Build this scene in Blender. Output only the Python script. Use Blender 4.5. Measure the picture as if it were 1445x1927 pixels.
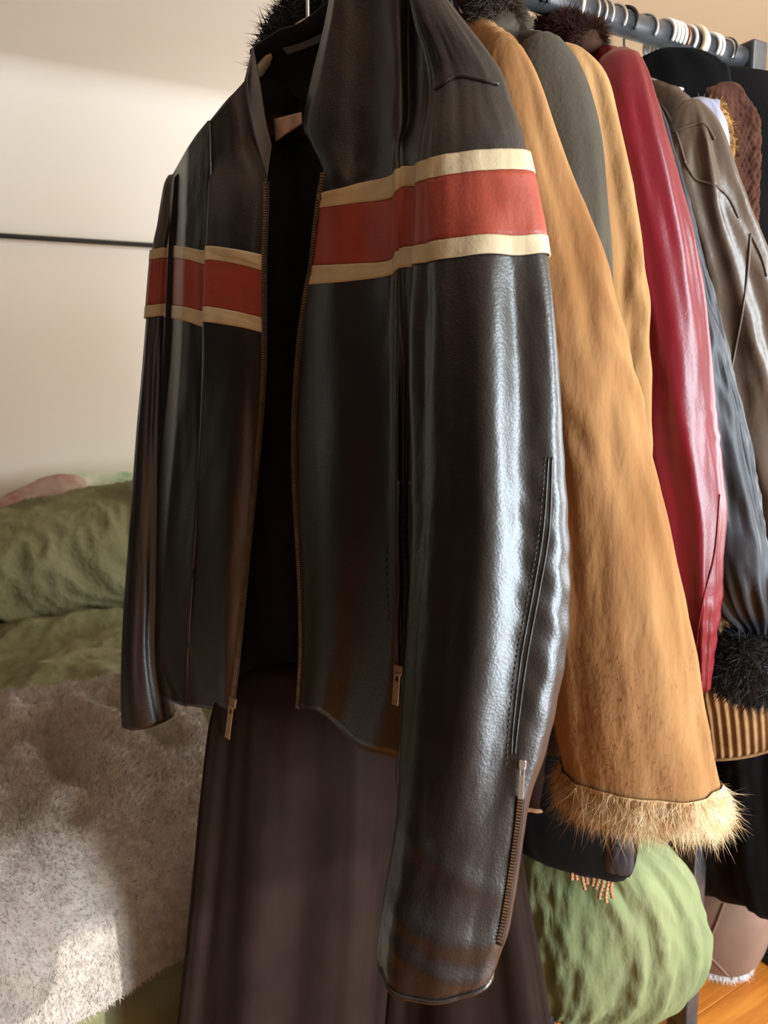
import bpy, math, random
import numpy as np
from mathutils import Vector, Matrix
from mathutils.bvhtree import BVHTree

for o in list(bpy.data.objects): bpy.data.objects.remove(o)
SC = bpy.context.scene
COL = SC.collection
PI = math.pi

# ------------------------------------------------------------------ camera
HC, FPX, W_, H_ = 1.33, 1392.0, 1445.0, 1927.0
YAW, PITCH, ROLL = math.radians(30), math.radians(10.3), math.radians(1.5)
CAM = np.array([0.0, 0.0, HC])
_f = np.array([math.sin(YAW) * math.cos(PITCH), math.cos(YAW) * math.cos(PITCH), -math.sin(PITCH)])
_r0 = np.array([math.cos(YAW), -math.sin(YAW), 0.0])
_u0 = np.cross(_r0, _f)
_r = _r0 * math.cos(ROLL) - _u0 * math.sin(ROLL)
_u = _u0 * math.cos(ROLL) + _r0 * math.sin(ROLL)
cam = bpy.data.cameras.new('camera')
cam.sensor_fit = 'VERTICAL'; cam.sensor_height = 36.0; cam.lens = FPX / H_ * 36.0
cam.clip_start = 0.02
cam.dof.use_dof = True; cam.dof.focus_distance = 0.80; cam.dof.aperture_fstop = 7.0
camo = bpy.data.objects.new('camera', cam); COL.objects.link(camo)
M = Matrix(((_r[0], _u[0], -_f[0], 0), (_r[1], _u[1], -_f[1], 0), (_r[2], _u[2], -_f[2], HC), (0, 0, 0, 1)))
camo.matrix_world = M
SC.camera = camo

# ------------------------------------------------------------------ light and exposure
SC.view_settings.view_transform = 'Standard'; SC.view_settings.look = 'None'
SC.view_settings.gamma = 1.0; SC.view_settings.use_curve_mapping = False
SC.view_settings.exposure = 0.25
wd = bpy.data.worlds.new('sky'); SC.world = wd; wd.use_nodes = True
bg = wd.node_tree.nodes['Background']; bg.inputs[0].default_value = (0.72, 0.86, 1.0, 1); bg.inputs[1].default_value = 1.2

# room extents and its two windows (x0, x1, z0, z1) in the wall behind the camera and (y0, y1, z0, z1) in the right wall
RX0, RX1, RY0, RY1, RZ = -2.6, 3.3, -1.5, 3.1, 2.475
WIN = (1.0, 1.85, 0.35, 2.15)
WINR = (-0.9, 0.6, 0.6, 2.1)

def area_light(name, loc, rot, sx, sy, power, col):
    l = bpy.data.lights.new(name, 'AREA'); l.shape = 'RECTANGLE'; l.size = sx; l.size_y = sy
    l.energy = power; l.color = col
    o = bpy.data.objects.new(name, l); COL.objects.link(o); o.location = loc; o.rotation_euler = rot
    return o
area_light('daylight_window_behind', ((WIN[0] + WIN[1]) / 2, RY0 + 0.02, (WIN[2] + WIN[3]) / 2), (PI / 2, 0, 0),
           WIN[1] - WIN[0], WIN[3] - WIN[2], 122, (0.80, 0.92, 1.0))
area_light('daylight_window_side', (RX1 - 0.02, (WINR[0] + WINR[1]) / 2, (WINR[2] + WINR[3]) / 2), (PI / 2, 0, PI / 2),
           WINR[1] - WINR[0], WINR[3] - WINR[2], 50, (0.97, 0.98, 1.0))
sun = bpy.data.lights.new('sun', 'SUN'); sun.energy = 3.0; sun.angle = math.radians(0.6); sun.color = (1.0, 0.98, 0.95)
suno = bpy.data.objects.new('sun', sun); COL.objects.link(suno)
SUN_DIR = Vector((-1.50, 2.6, -1.54)).normalized()
suno.rotation_euler = SUN_DIR.to_track_quat('-Z', 'Y').to_euler(); suno.location = (0.5, -3, 4)

# ------------------------------------------------------------------ pixel helpers
def ray(px, py):
    d = _f + _r * ((px - W_ / 2) / FPX) - _u * ((py - H_ / 2) / FPX)
    return d
def PY(px, py, Y):
    d = ray(px, py); return CAM + d * (Y / d[1])
def PX(px, py, X):
    d = ray(px, py); return CAM + d * (X / d[0])
def PZ(px, py, Z):
    d = ray(px, py); return CAM + d * ((Z - HC) / d[2])
def PPL(px, py, o, n, off=0.0):
    d = ray(px, py); return CAM + d * ((np.dot(o - CAM, n) + off) / np.dot(d, n))
def depth(p): return float(np.dot(np.asarray(p) - CAM, _f))

# ------------------------------------------------------------------ noise
_rs = np.random.RandomState(7)
_perm = _rs.permutation(512); _perm = np.concatenate([_perm, _perm, _perm])
_grad = _rs.normal(size=(512, 3)); _grad /= np.linalg.norm(_grad, axis=1)[:, None]
def pn(x, y, z=0.0):
    x, y, z = np.broadcast_arrays(np.asarray(x, float), np.asarray(y, float), np.asarray(z, float))
    xi, yi, zi = np.floor(x).astype(int), np.floor(y).astype(int), np.floor(z).astype(int)
    xf, yf, zf = x - xi, y - yi, z - zi
    fd = lambda t: t * t * t * (t * (t * 6 - 15) + 10)
    u, v, w = fd(xf), fd(yf), fd(zf)
    def g(i, j, k):
        h = _perm[(_perm[(_perm[(xi + i) & 511] + yi + j) & 511] + zi + k) & 511]
        G = _grad[h]
        return G[..., 0] * (xf - i) + G[..., 1] * (yf - j) + G[..., 2] * (zf - k)
    L = lambda a, b, t: a + t * (b - a)
    return L(L(L(g(0, 0, 0), g(1, 0, 0), u), L(g(0, 1, 0), g(1, 1, 0), u), v),
             L(L(g(0, 0, 1), g(1, 0, 1), u), L(g(0, 1, 1), g(1, 1, 1), u), v), w) * 1.6
def ridge(x, y, z=0.0): return 1 - 2 * np.abs(pn(x, y, z))
def sst(a, b, x):
    t = np.clip((np.asarray(x, float) - a) / (b - a), 0, 1); return t * t * (3 - 2 * t)
def gauss(x, c, s): return np.exp(-((x - c) / s) ** 2)

# ------------------------------------------------------------------ objects
def tag(o, label=None, cat=None, group=None, kind=None):
    if label: o['label'] = label
    if cat: o['category'] = cat
    if group: o['group'] = group
    if kind: o['kind'] = kind
    return o
def thing(name, label, cat, loc=(0, 0, 0), group=None):
    o = bpy.data.objects.new(name, None); COL.objects.link(o); o.location = loc
    o.empty_display_size = 0.05
    return tag(o, label, cat, group)
def origin_of(p):
    v = Vector((0, 0, 0))
    while p is not None:
        v += p.location; p = p.parent
    return np.array(v)
def obj(name, verts, faces, mat, parent=None, smooth=True, flat=False):
    verts = np.asarray(verts, float).reshape(-1, 3)
    me = bpy.data.meshes.new(name)
    v = verts - origin_of(parent)
    me.from_pydata([tuple(p) for p in v], [], faces)
    if mat: me.materials.append(mat)
    if smooth and not flat:
        me.polygons.foreach_set('use_smooth', [True] * len(me.polygons))
    me.update()
    o = bpy.data.objects.new(name, me); COL.objects.link(o)
    if parent is not None: o.parent = parent
    return o
def grid_faces(nr, nc, wrap=False, base=0, flip=False):
    f = []
    m = nc if wrap else nc - 1
    for i in range(nr - 1):
        for j in range(m):
            a = base + i * nc + j; b = base + i * nc + (j + 1) % nc
            c = base + (i + 1) * nc + (j + 1) % nc; d = base + (i + 1) * nc + j
            f.append((a, d, c, b) if flip else (a, b, c, d))
    return f
def grid_obj(name, G, mat, parent=None, wrap=False, caps=(False, False), flip=False, solid=0.0):
    nr, nc = G.shape[:2]
    V = G.reshape(-1, 3); F = grid_faces(nr, nc, wrap, 0, flip)
    V = list(V)
    for k, i in ((0, 0), (1, nr - 1)):
        if caps[k]:
            c = G[i].mean(axis=0); V.append(c); ci = len(V) - 1
            for j in range(nc):
                a = i * nc + j; b = i * nc + (j + 1) % nc
                F.append((a, ci, b) if k == 0 else (b, ci, a))
    o = obj(name, np.array(V), F, mat, parent)
    if solid:
        m = o.modifiers.new('thickness', 'SOLIDIFY'); m.thickness = abs(solid); m.offset = 1.0 if solid > 0 else -1.0
    return o
def cr(P, n):
    """Catmull-Rom resample of control points P (k, d) at n uniform parameters."""
    P = np.asarray(P, float); k = len(P)
    if k == 2:
        t = np.linspace(0, 1, n)[:, None]; return P[0] * (1 - t) + P[1] * t
    t = np.linspace(0, k - 1, n); i = np.clip(np.floor(t).astype(int), 0, k - 2); f = (t - i)[:, None]
    if P.ndim == 3: f = f[:, :, None]
    e = np.concatenate([[2 * P[0] - P[1]], P, [2 * P[-1] - P[-2]]])
    a, b, c, d = e[i], e[i + 1], e[i + 2], e[i + 3]
    return 0.5 * (2 * b + (c - a) * f + (2 * a - 5 * b + 4 * c - d) * f ** 2 + (3 * b - a - 3 * c + d) * f ** 3)
def crx(P, n):
    """resample a list of control rows by arc length in their first coordinate."""
    P = np.asarray(P, float); x = P[:, 0]
    # monotone param -> smooth interpolation on x
    fine = cr(P, 40 * len(P)); fx = fine[:, 0]
    fx = np.maximum.accumulate(fx + np.arange(len(fx)) * 1e-9)
    xs = np.linspace(x[0], x[-1], n)
    return np.stack([xs] + [np.interp(xs, fx, fine[:, k]) for k in range(1, P.shape[1])], axis=1)
def normals(G, wrap=False):
    if wrap:
        du = np.roll(G, -1, 1) - np.roll(G, 1, 1)
    else:
        du = np.gradient(G, axis=1)
    dv = np.gradient(G, axis=0)
    n = np.cross(du, dv); l = np.linalg.norm(n, axis=2, keepdims=True); l[l < 1e-12] = 1
    return n / l
def tube_rows(rows, n=64, m=90, aspect=0.7, disp=None, power=2.0, tilt=None, twist=0.0):
    """rows: (py, pxL, pxR, Y). A hanging tube whose silhouette matches those pixel rows, standing at world Y."""
    R = crx(rows, m); th = np.linspace(0, 2 * PI, n, endpoint=False)
    G = np.zeros((m, n, 3))
    for i, (py, l, r, Y) in enumerate(R):
        c = PY((l + r) / 2, py, Y); a = (r - l) / 2 / FPX * depth(c)
        v = c - CAM; v[2] = 0; v /= np.linalg.norm(v)
        e1 = np.array([v[1], -v[0], 0]); e2 = -v
        e1, e2 = e1 * math.cos(twist) + e2 * math.sin(twist), e2 * math.cos(twist) - e1 * math.sin(twist)
        ct, st = np.cos(th), np.sin(th)
        if power != 2.0:
            ct = np.sign(ct) * np.abs(ct) ** (2 / power); st = np.sign(st) * np.abs(st) ** (2 / power)
        G[i] = c + a * ct[:, None] * e1 + aspect * a * st[:, None] * e2
        if tilt is not None: G[i, :, 2] += tilt[0] * a * ct + tilt[1] * a * st
    if disp is not None:
        N = -normals(G, True)
        # make sure normals point outwards
        c = G.mean(axis=1, keepdims=True)
        if ((G - c) * N).sum() < 0: N = -N
        T = np.linspace(0, 1, m)[:, None] * np.ones((1, n)); TH = np.ones((m, 1)) * th[None]
        G = G + N * (disp(TH, T, G) * sst(0.0, 0.10, T))[..., None]
    return G
def bvh_of(*objs):
    V, F = [], []
    for o in objs:
        b = len(V); off = origin_of(o)
        V += [Vector(v.co) + Vector(off) for v in o.data.vertices]
        F += [tuple(b + i for i in p.vertices) for p in o.data.polygons]
    return BVHTree.FromPolygons(V, F)
def proj(bv, px, py):
    d = Vector(ray(px, py)).normalized(); h = bv.ray_cast(Vector(CAM), d)
    return (np.array(h[0]), np.array(h[1])) if h[0] is not None else (None, None)
def proj_line(bv, pix, n, off=0.0015):
    out = []; last = None
    for px, py in cr(pix, n):
        p, nn = proj(bv, px, py)
        if p is None: continue
        v = CAM - p; v /= np.linalg.norm(v)
        out.append(p + v * off)
    return np.array(out)
def smooth_line(P, k=2):
    P = P.copy()
    for _ in range(k): P[1:-1] = 0.25 * P[:-2] + 0.5 * P[1:-1] + 0.25 * P[2:]
    return P
def sweep(P, r, n=8, flat=1.0, up=(0, 0, 1)):
    """tube along a polyline P with radius r (scalar or per point)"""
    P = np.asarray(P, float); m = len(P); r = np.ones(m) * r
    T = np.gradient(P, axis=0); T /= np.linalg.norm(T, axis=1, keepdims=True) + 1e-12
    up = np.asarray(up, float); G = np.zeros((m, n, 3)); th = np.linspace(0, 2 * PI, n, endpoint=False)
    prev = None
    for i in range(m):
        if prev is None:
            a = np.cross(T[i], up)
            if np.linalg.norm(a) < 1e-3: a = np.cross(T[i], (1, 0, 0))
        else:
            a = prev - T[i] * np.dot(prev, T[i])
        a /= np.linalg.norm(a); prev = a; b = np.cross(T[i], a)
        G[i] = P[i] + r[i] * (np.cos(th)[:, None] * a + flat * np.sin(th)[:, None] * b)
    return G
def sweep_obj(name, P, r, mat, parent=None, n=8, flat=1.0, up=(0, 0, 1)):
    return grid_obj(name, sweep(P, r, n, flat, up), mat, parent, wrap=True, caps=(True, True))
class MB:
    def __init__(s): s.v = []; s.f = []
    def box(s, c, ax, ay, az):
        c = np.asarray(c, float); b = len(s.v)
        for i in (-1, 1):
            for j in (-1, 1):
                for k in (-1, 1): s.v.append(c + i * ax + j * ay + k * az)
        for q in ((0, 1, 3, 2), (4, 6, 7, 5), (0, 4, 5, 1), (2, 3, 7, 6), (0, 2, 6, 4), (1, 5, 7, 3)):
            s.f.append(tuple(b + i for i in q))
    def abox(s, x0, x1, y0, y1, z0, z1):
        s.box(((x0 + x1) / 2, (y0 + y1) / 2, (z0 + z1) / 2), np.array([(x1 - x0) / 2, 0, 0]),
              np.array([0, (y1 - y0) / 2, 0]), np.array([0, 0, (z1 - z0) / 2]))
    def grid(s, G, wrap=False, caps=(False, False)):
        b = len(s.v); nr, nc = G.shape[:2]; s.v += list(G.reshape(-1, 3)); s.f += grid_faces(nr, nc, wrap, b)
        for k, i in ((0, 0), (1, nr - 1)):
            if caps[k]:
                s.v.append(G[i].mean(axis=0)); ci = len(s.v) - 1
                for j in range(nc): s.f.append((b + i * nc + j, ci, b + i * nc + (j + 1) % nc))
    def build(s, name, mat, parent=None, bevel=0.0, smooth=False):
        o = obj(name, np.array(s.v), s.f, mat, parent, smooth=smooth)
        if bevel:
            m = o.modifiers.new('bevel', 'BEVEL'); m.width = bevel; m.segments = 2; m.limit_method = 'ANGLE'
        return o
def fur(name, pts, dirs, length, width, mat, parent, seed=1, curl=0.3, jitter=0.35, gravity=0.3, soft=None):
    """strands as thin tapering blades, one joined mesh"""
    rs = np.random.RandomState(seed); n = len(pts)
    D = dirs + rs.normal(size=(n, 3)) * jitter; D[:, 2] -= gravity; D /= np.linalg.norm(D, axis=1, keepdims=True)
    L = length * rs.uniform(0.5, 1.3, n)[:, None]
    side = np.cross(D, CAM - pts + rs.normal(size=(n, 3)) * 0.3); side /= np.linalg.norm(side, axis=1, keepdims=True) + 1e-9
    bend = rs.normal(size=(n, 3)) * curl; bend[:, 2] -= gravity * 0.5
    w = width * rs.uniform(0.6, 1.3, n)[:, None]
    p0 = pts; p1 = pts + D * L * 0.5 + bend * L * 0.12; p2 = pts + D * L + bend * L * 0.45
    V = np.stack([p0 - side * w, p0 + side * w, p1 - side * w * 0.7, p1 + side * w * 0.7, p2], axis=1).reshape(-1, 3)
    F = []
    for i in range(n):
        b = 5 * i; F.append((b, b + 1, b + 3, b + 2)); F.append((b + 2, b + 3, b + 4))
    o = obj(name, V, F, mat, parent); o['kind'] = 'stuff'
    if soft is not None:
        nv = np.repeat(soft / (np.linalg.norm(soft, axis=1, keepdims=True) + 1e-9), 5, axis=0)
        o.data.normals_split_custom_set_from_vertices([tuple(q) for q in nv])
    return o
def scatter_grid(G, n, rs, wrap=True, rows=None, N=None):
    """random points and normals on a grid surface"""
    nr, nc = G.shape[:2]; r0, r1 = rows or (0, nr - 1)
    i = rs.uniform(r0, r1 - 1e-6, n); j = rs.uniform(0, nc if wrap else nc - 1 - 1e-6, n)
    ii, jj = i.astype(int), j.astype(int) % nc; fi, fj = (i - ii)[:, None], (j - np.floor(j))[:, None]
    j2 = (jj + 1) % nc; i2 = np.minimum(ii + 1, nr - 1)
    S = lambda A: A[ii, jj] * (1 - fi) * (1 - fj) + A[i2, jj] * fi * (1 - fj) + A[ii, j2] * (1 - fi) * fj + A[i2, j2] * fi * fj
    if N is None:
        N = normals(G, wrap)
        if wrap:
            c = G.mean(axis=1, keepdims=True)
            if ((G - c) * N).sum() < 0: N = -N
    return S(G), S(N)

# ------------------------------------------------------------------ materials
def srgb(*c):
    f = lambda v: v / 12.92 if v <= 0.04045 else ((v + 0.055) / 1.055) ** 2.4
    return tuple(f(v / 255.0) for v in c)
def mat(name, col, rough=0.6, spec=0.5, col2=None, nscale=6.0, bump=0.0, bscale=60.0, btype='noise', stretch=(1, 1, 1),
        sheen=0.0, metal=0.0, coat=0.0, bdist=0.002, rough2=None, detail=4.0, trans=0.0, mixpow=None):
    m = bpy.data.materials.new(name); m.use_nodes = True; nt = m.node_tree; b = nt.nodes['Principled BSDF']
    b.inputs['Roughness'].default_value = rough; b.inputs['Specular IOR Level'].default_value = spec
    b.inputs['Metallic'].default_value = metal
    b.inputs['Base Color'].default_value = (*col, 1)
    if sheen:
        b.inputs['Sheen Weight'].default_value = sheen; b.inputs['Sheen Roughness'].default_value = 0.5
        b.inputs['Sheen Tint'].default_value = (*[min(1, c * 1.5 + 0.1) for c in col], 1)
    if coat:
        b.inputs['Coat Weight'].default_value = coat; b.inputs['Coat Roughness'].default_value = 0.25
    tc = nt.nodes.new('ShaderNodeTexCoord'); mp = nt.nodes.new('ShaderNodeMapping'); mp.inputs['Scale'].default_value = stretch
    nt.links.new(tc.outputs['Object'], mp.inputs['Vector'])
    if col2 is not None:
        n = nt.nodes.new('ShaderNodeTexNoise'); n.inputs['Scale'].default_value = nscale; n.inputs['Detail'].default_value = detail
        nt.links.new(mp.outputs[0], n.inputs['Vector'])
        cr_ = nt.nodes.new('ShaderNodeValToRGB'); cr_.color_ramp.elements[0].position = 0.32; cr_.color_ramp.elements[1].position = 0.68
        cr_.color_ramp.elements[0].color = (*col, 1); cr_.color_ramp.elements[1].color = (*col2, 1)
        nt.links.new(n.outputs['Fac'], cr_.inputs[0]); nt.links.new(cr_.outputs[0], b.inputs['Base Color'])
        if rough2 is not None:
            mr = nt.nodes.new('ShaderNodeMapRange'); mr.inputs[3].default_value = rough; mr.inputs[4].default_value = rough2
            nt.links.new(n.outputs['Fac'], mr.inputs[0]); nt.links.new(mr.outputs[0], b.inputs['Roughness'])
    if bump:
        bn = nt.nodes.new('ShaderNodeBump'); bn.inputs['Strength'].default_value = bump; bn.inputs['Distance'].default_value = bdist
        if btype == 'noise':
            t = nt.nodes.new('ShaderNodeTexNoise'); t.inputs['Detail'].default_value = 6; out = t.outputs['Fac']
        elif btype == 'voronoi':
            t = nt.nodes.new('ShaderNodeTexVoronoi'); out = t.outputs['Distance']
        else:
            t = nt.nodes.new('ShaderNodeTexWave'); t.inputs['Distortion'].default_value = 1.5; out = t.outputs['Fac']
        t.inputs['Scale'].default_value = bscale
        nt.links.new(mp.outputs[0], t.inputs['Vector']); nt.links.new(out, bn.inputs['Height'])
        nt.links.new(bn.outputs[0], b.inputs['Normal'])
    return m

M_wall = mat('wall_paint', srgb(246, 242, 232), 0.9, 0.2, srgb(242, 238, 226), 1.5, 0.08, 180)
M_reflwall = mat('dark_reflection_wall', srgb(40, 31, 26), 0.7, 0.2, srgb(34, 26, 21), 5, 0.2, 30, 'noise', (1, 6, 1))  # invented dark finish: dims and warms what the leather front reflects
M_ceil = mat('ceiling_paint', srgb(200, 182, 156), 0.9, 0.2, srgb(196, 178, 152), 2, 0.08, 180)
M_white = mat('white_trim_paint', srgb(244, 240, 232), 0.6, 0.4)
M_black_metal = mat('black_metal', srgb(26, 27, 24), 0.5, 0.4, metal=0.3)
M_rail = mat('grey_metal', srgb(92, 94, 97), 0.38, 0.5, srgb(76, 78, 82), 40, metal=0.6)
M_leather = mat('black_leather', srgb(17, 15, 16), 0.34, 0.80, srgb(24, 21, 21), 25, 0.25, 420, 'voronoi', bdist=0.0006, rough2=0.40)
M_cream = mat('cream_leather', srgb(200, 185, 154), 0.5, 0.4, srgb(186, 168, 134), 40, 0.3, 380, 'voronoi', bdist=0.0005)
M_orange = mat('brick_red_leather', srgb(156, 68, 52), 0.46, 0.45, srgb(140, 57, 43), 30, 0.3, 380, 'voronoi', bdist=0.0005)
M_lining = mat('black_lining', srgb(20, 18, 19), 0.75, 0.25, srgb(26, 22, 24), 30, 0.2, 200)
M_brass = mat('antique_brass', srgb(176, 150, 120), 0.38, 0.5, srgb(140, 112, 84), 60, metal=0.85)
M_steel = mat('bright_steel', srgb(205, 205, 203), 0.28, 0.5, metal=0.9)
M_dark_zip = mat('dark_zip', srgb(40, 37, 34), 0.45, 0.5, metal=0.5)
M_label = mat('pale_pink_label', srgb(224, 192, 178), 0.8, 0.2, srgb(190, 152, 138), 50, 0.3, 120)
M_trouser = mat('brown_twill', srgb(36, 26, 21), 0.8, 0.10, srgb(30, 21, 17), 20, 0.15, 500)
M_tan = mat('tan_suede', srgb(162, 121, 79), 0.95, 0.15, srgb(130, 90, 53), 14, 0.8, 70, 'noise', (1.0, 1.0, 0.35), sheen=0.35, bdist=0.003)
M_tan2 = mat('sand_suede', srgb(170, 133, 90), 0.95, 0.15, srgb(148, 109, 68), 14, 0.8, 70, 'noise', (1.0, 1.0, 0.4), sheen=0.35, bdist=0.003)
M_tanfur = mat('blond_fur', srgb(232, 204, 160), 0.6, 0.35, srgb(192, 146, 92), 60)
M_olive = mat('olive_grey_wool', srgb(76, 71, 61), 0.95, 0.15, srgb(66, 61, 53), 14, 0.5, 220, sheen=0.25)
M_olivefur = mat('grey_brown_fur', srgb(92, 82, 68), 0.85, 0.2, srgb(60, 52, 44), 60)
M_red = mat('red_leather', srgb(112, 15, 31), 0.34, 0.45, srgb(100, 12, 26), 10, 0.15, 300, 'voronoi', bdist=0.0006)
M_brownfur = mat('dark_brown_fur', srgb(70, 42, 30), 0.85, 0.2, srgb(38, 22, 16), 60)
M_slate = mat('slate_nylon', srgb(46, 49, 54), 0.5, 0.4, srgb(37, 40, 45), 20, 0.35, 45, bdist=0.002)
M_blackfur = mat('black_fur', srgb(16, 14, 14), 0.6, 0.35, srgb(9, 8, 8), 60)
M_taupe = mat('taupe_leather', srgb(94, 80, 68), 0.36, 0.5, srgb(82, 68, 57), 12, 0.25, 160, 'voronoi', bdist=0.0008)
M_lilac = mat('lilac_satin', srgb(172, 174, 194), 0.4, 0.5, srgb(140, 142, 162), 20, 0.3, 40)
M_goldfur = mat('gold_brown_fur', srgb(168, 128, 78), 0.8, 0.2, srgb(84, 54, 32), 45)
M_knit = mat('brown_knit', srgb(80, 52, 42), 0.95, 0.1, srgb(62, 38, 30), 40, 0.6, 260, sheen=0.2)
M_blackwool = mat('black_wool', srgb(14, 13, 14), 0.95, 0.12, srgb(19, 17, 18), 20, 0.4, 260)
M_blackvelvet = mat('black_velvet', srgb(10, 9, 10), 0.95, 0.1, srgb(14, 13, 14), 20, sheen=0.1)
M_rib = mat('ribbed_tan_knit', srgb(150, 118, 82), 0.95, 0.1, srgb(122, 90, 60), 30, 0.4, 260, sheen=0.2)
M_darkbrown = mat('dark_brown_suede', srgb(44, 29, 21), 0.95, 0.1, srgb(34, 22, 16), 12, 0.4, 200)
M_scarf = mat('scarf_wool', srgb(176, 134, 100), 0.95, 0.1, srgb(150, 108, 76), 40, 0.4, 300)
M_green = mat('green_crinkle_cotton', srgb(132, 130, 98), 0.92, 0.15, srgb(112, 112, 78), 5, 1.0, 30, 'noise', (1, 1.8, 1), bdist=0.012)
M_greenlight = mat('green_washed_cotton', srgb(134, 141, 102), 0.92, 0.15, srgb(106, 120, 84), 4, 0.6, 70, 'noise', (1.4, 1.4, 0.6), bdist=0.004)
M_fleece = mat('grey_fleece', srgb(186, 177, 166), 0.95, 0.1, srgb(168, 158, 148), 60, 0.5, 160, sheen=0.3)
M_mint = mat('mint_print_cotton', srgb(150, 186, 148), 0.9, 0.15, srgb(232, 232, 216), 16, 0.3, 60)
M_redprint = mat('red_print_cotton', srgb(206, 200, 182), 0.9, 0.15, srgb(150, 84, 80), 9, 0.3, 60)
M_bag = mat('taupe_hide', srgb(132, 108, 94), 0.6, 0.35, srgb(116, 92, 78), 10, 0.2, 80)
M_whitefur = mat('white_fleece', srgb(226, 220, 216), 0.9, 0.1, srgb(206, 198, 196), 40)
M_box = mat('dark_card', srgb(52, 52, 54), 0.7, 0.3, srgb(44, 44, 46), 8)
M_shoe = mat('black_rubber', srgb(18, 17, 17), 0.6, 0.4)
M_brownbox = mat('brown_card', srgb(122, 74, 56), 0.8, 0.2, srgb(110, 64, 48), 8)
M_plank = mat('orange_oak', srgb(206, 132, 52), 0.32, 0.5, srgb(176, 100, 34), 7, 0.1, 40, 'noise', (0.6, 9, 1), bdist=0.001)
M_hang_white = mat('white_plastic', srgb(226, 224, 218), 0.35, 0.5)
M_hang_black = mat('black_plastic', srgb(22, 21, 21), 0.4, 0.5)
M_hang_cream = mat('cream_plastic', srgb(214, 196, 168), 0.45, 0.4)
M_hang_copper = mat('copper_wire', srgb(176, 116, 92), 0.3, 0.5, metal=0.8)
M_glass = bpy.data.materials.new('window_glass'); M_glass.use_nodes = True
_b = M_glass.node_tree.nodes['Principled BSDF']; _b.inputs['Transmission Weight'].default_value = 1; _b.inputs['Roughness'].default_value = 0; _b.inputs['IOR'].default_value = 1.02

# ================================================================== THE ROOM
def struct(o, label=None): o['kind'] = 'structure'; return tag(o, label)
# floor slab with planks
mb = MB(); mb.abox(RX0, RX1, RY0, RY1, -0.06, -0.014)
floor = struct(mb.build('floor', M_plank), 'orange oak plank floor catching the sun')
PWID = 0.09; pm = None
for k in range(int((RY1 - RY0) / PWID) + 1):
    y0 = RY0 + k * PWID
    if pm is None:
        mb = MB(); mb.abox(RX0, RX1, 0.0006, PWID - 0.0006, -0.014, 0.0)
        p = mb.build('plank', M_plank, floor, bevel=0.0012); pm = p
    else:
        p = pm.copy(); COL.objects.link(p)
    p.location = (0.37 * (k % 3), y0, 0) if False else (0, y0, 0)
def wall_with_hole(name, fixed, axis, a0, a1, z0, z1, hole, th, m):
    mb = MB(); h0, h1, hz0, hz1 = hole
    def bx(p0, p1, q0, q1):
        if axis == 'y': mb.abox(p0, p1, min(fixed, fixed + th), max(fixed, fixed + th), q0, q1)
        else: mb.abox(min(fixed, fixed + th), max(fixed, fixed + th), p0, p1, q0, q1)
    bx(a0, h0, z0, z1); bx(h1, a1, z0, z1); bx(h0, h1, z0, hz0); bx(h0, h1, hz1, z1)
    return mb.build(name, m)
mb = MB(); mb.abox(RX0 - 0.1, RX1 + 0.1, RY1, RY1 + 0.1, 0, RZ)
struct(mb.build('wall_back', M_wall), 'pale cream plaster wall behind the daybed')
mb = MB(); mb.abox(RX0 - 0.1, RX0, RY0, RY1, 0, RZ)
struct(mb.build('wall_left', M_reflwall), 'unseen side wall coloured dark brown to dim and warm the leather reflections')  # out of view; dark brown only for its reflection in the jacket
struct(wall_with_hole('wall_front', RY0, 'y', RX0 - 0.1, RX1 + 0.1, 0, RZ, WIN, -0.1, M_wall), 'pale wall behind the camera with a window')
struct(wall_with_hole('wall_right', RX1, 'x', RY0, RY1, 0, RZ, WINR, 0.1, M_wall), 'pale side wall with a window')
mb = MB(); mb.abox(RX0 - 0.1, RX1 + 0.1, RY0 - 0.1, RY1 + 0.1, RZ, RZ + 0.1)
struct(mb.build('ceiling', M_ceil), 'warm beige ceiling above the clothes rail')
mb = MB(); mb.abox(RX0, RX1, 2.15, RY1, RZ - 0.025, RZ)
struct(mb.build('trim_1', M_wall, bevel=0.004), 'pale lowered ceiling strip above the daybed')
mb = MB(); mb.abox(RX0, RX1, 2.10, 2.16, RZ - 0.04, RZ)
struct(mb.build('trim_2', M_white, bevel=0.006), 'white moulding along the ceiling edge')
mb = MB(); mb.abox(RX0, RX1, RY1 - 0.018, RY1, 0, 0.12)
struct(mb.build('baseboard_back', M_white, bevel=0.004), 'white baseboard along the back wall')
# cove between wall and ceiling
th = np.linspace(0, PI / 2, 9); r = 0.09
G = np.zeros((2, 9, 3))
for i, x in enumerate((RX0, RX1)):
    G[i] = np.stack([np.full(9, x), RY1 - r + r * np.sin(th), RZ - 0.025 - r + r * np.cos(th)], axis=1)
struct(grid_obj('trim_3', G, M_wall), 'soft coved corner where wall meets ceiling')
def window(name, hole, fixed, axis, label):
    h0, h1, z0, z1 = hole; mb = MB()
    def bx(mb, p0, p1, q0, q1, t):
        if axis == 'y': mb.abox(p0, p1, fixed - 0.07, fixed - 0.07 + t, q0, q1)
        else: mb.abox(fixed + 0.03, fixed + 0.03 + t, p0, p1, q0, q1)
    f = 0.05
    bx(mb, h0, h0 + f, z0, z1, 0.05); bx(mb, h1 - f, h1, z0, z1, 0.05); bx(mb, h0, h1, z0, z0 + f, 0.05); bx(mb, h0, h1, z1 - f, z1, 0.05)
    bx(mb, h0, h1, z1 - 0.42, z1 - 0.39, 0.05)
    o = struct(mb.build(name, M_white), label)
    return o
window('window_1', WIN, RY0, 'y', 'white window frame in the wall behind the camera')
window('window_2', WINR, RX1, 'x', 'white window frame in the side wall')
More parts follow.
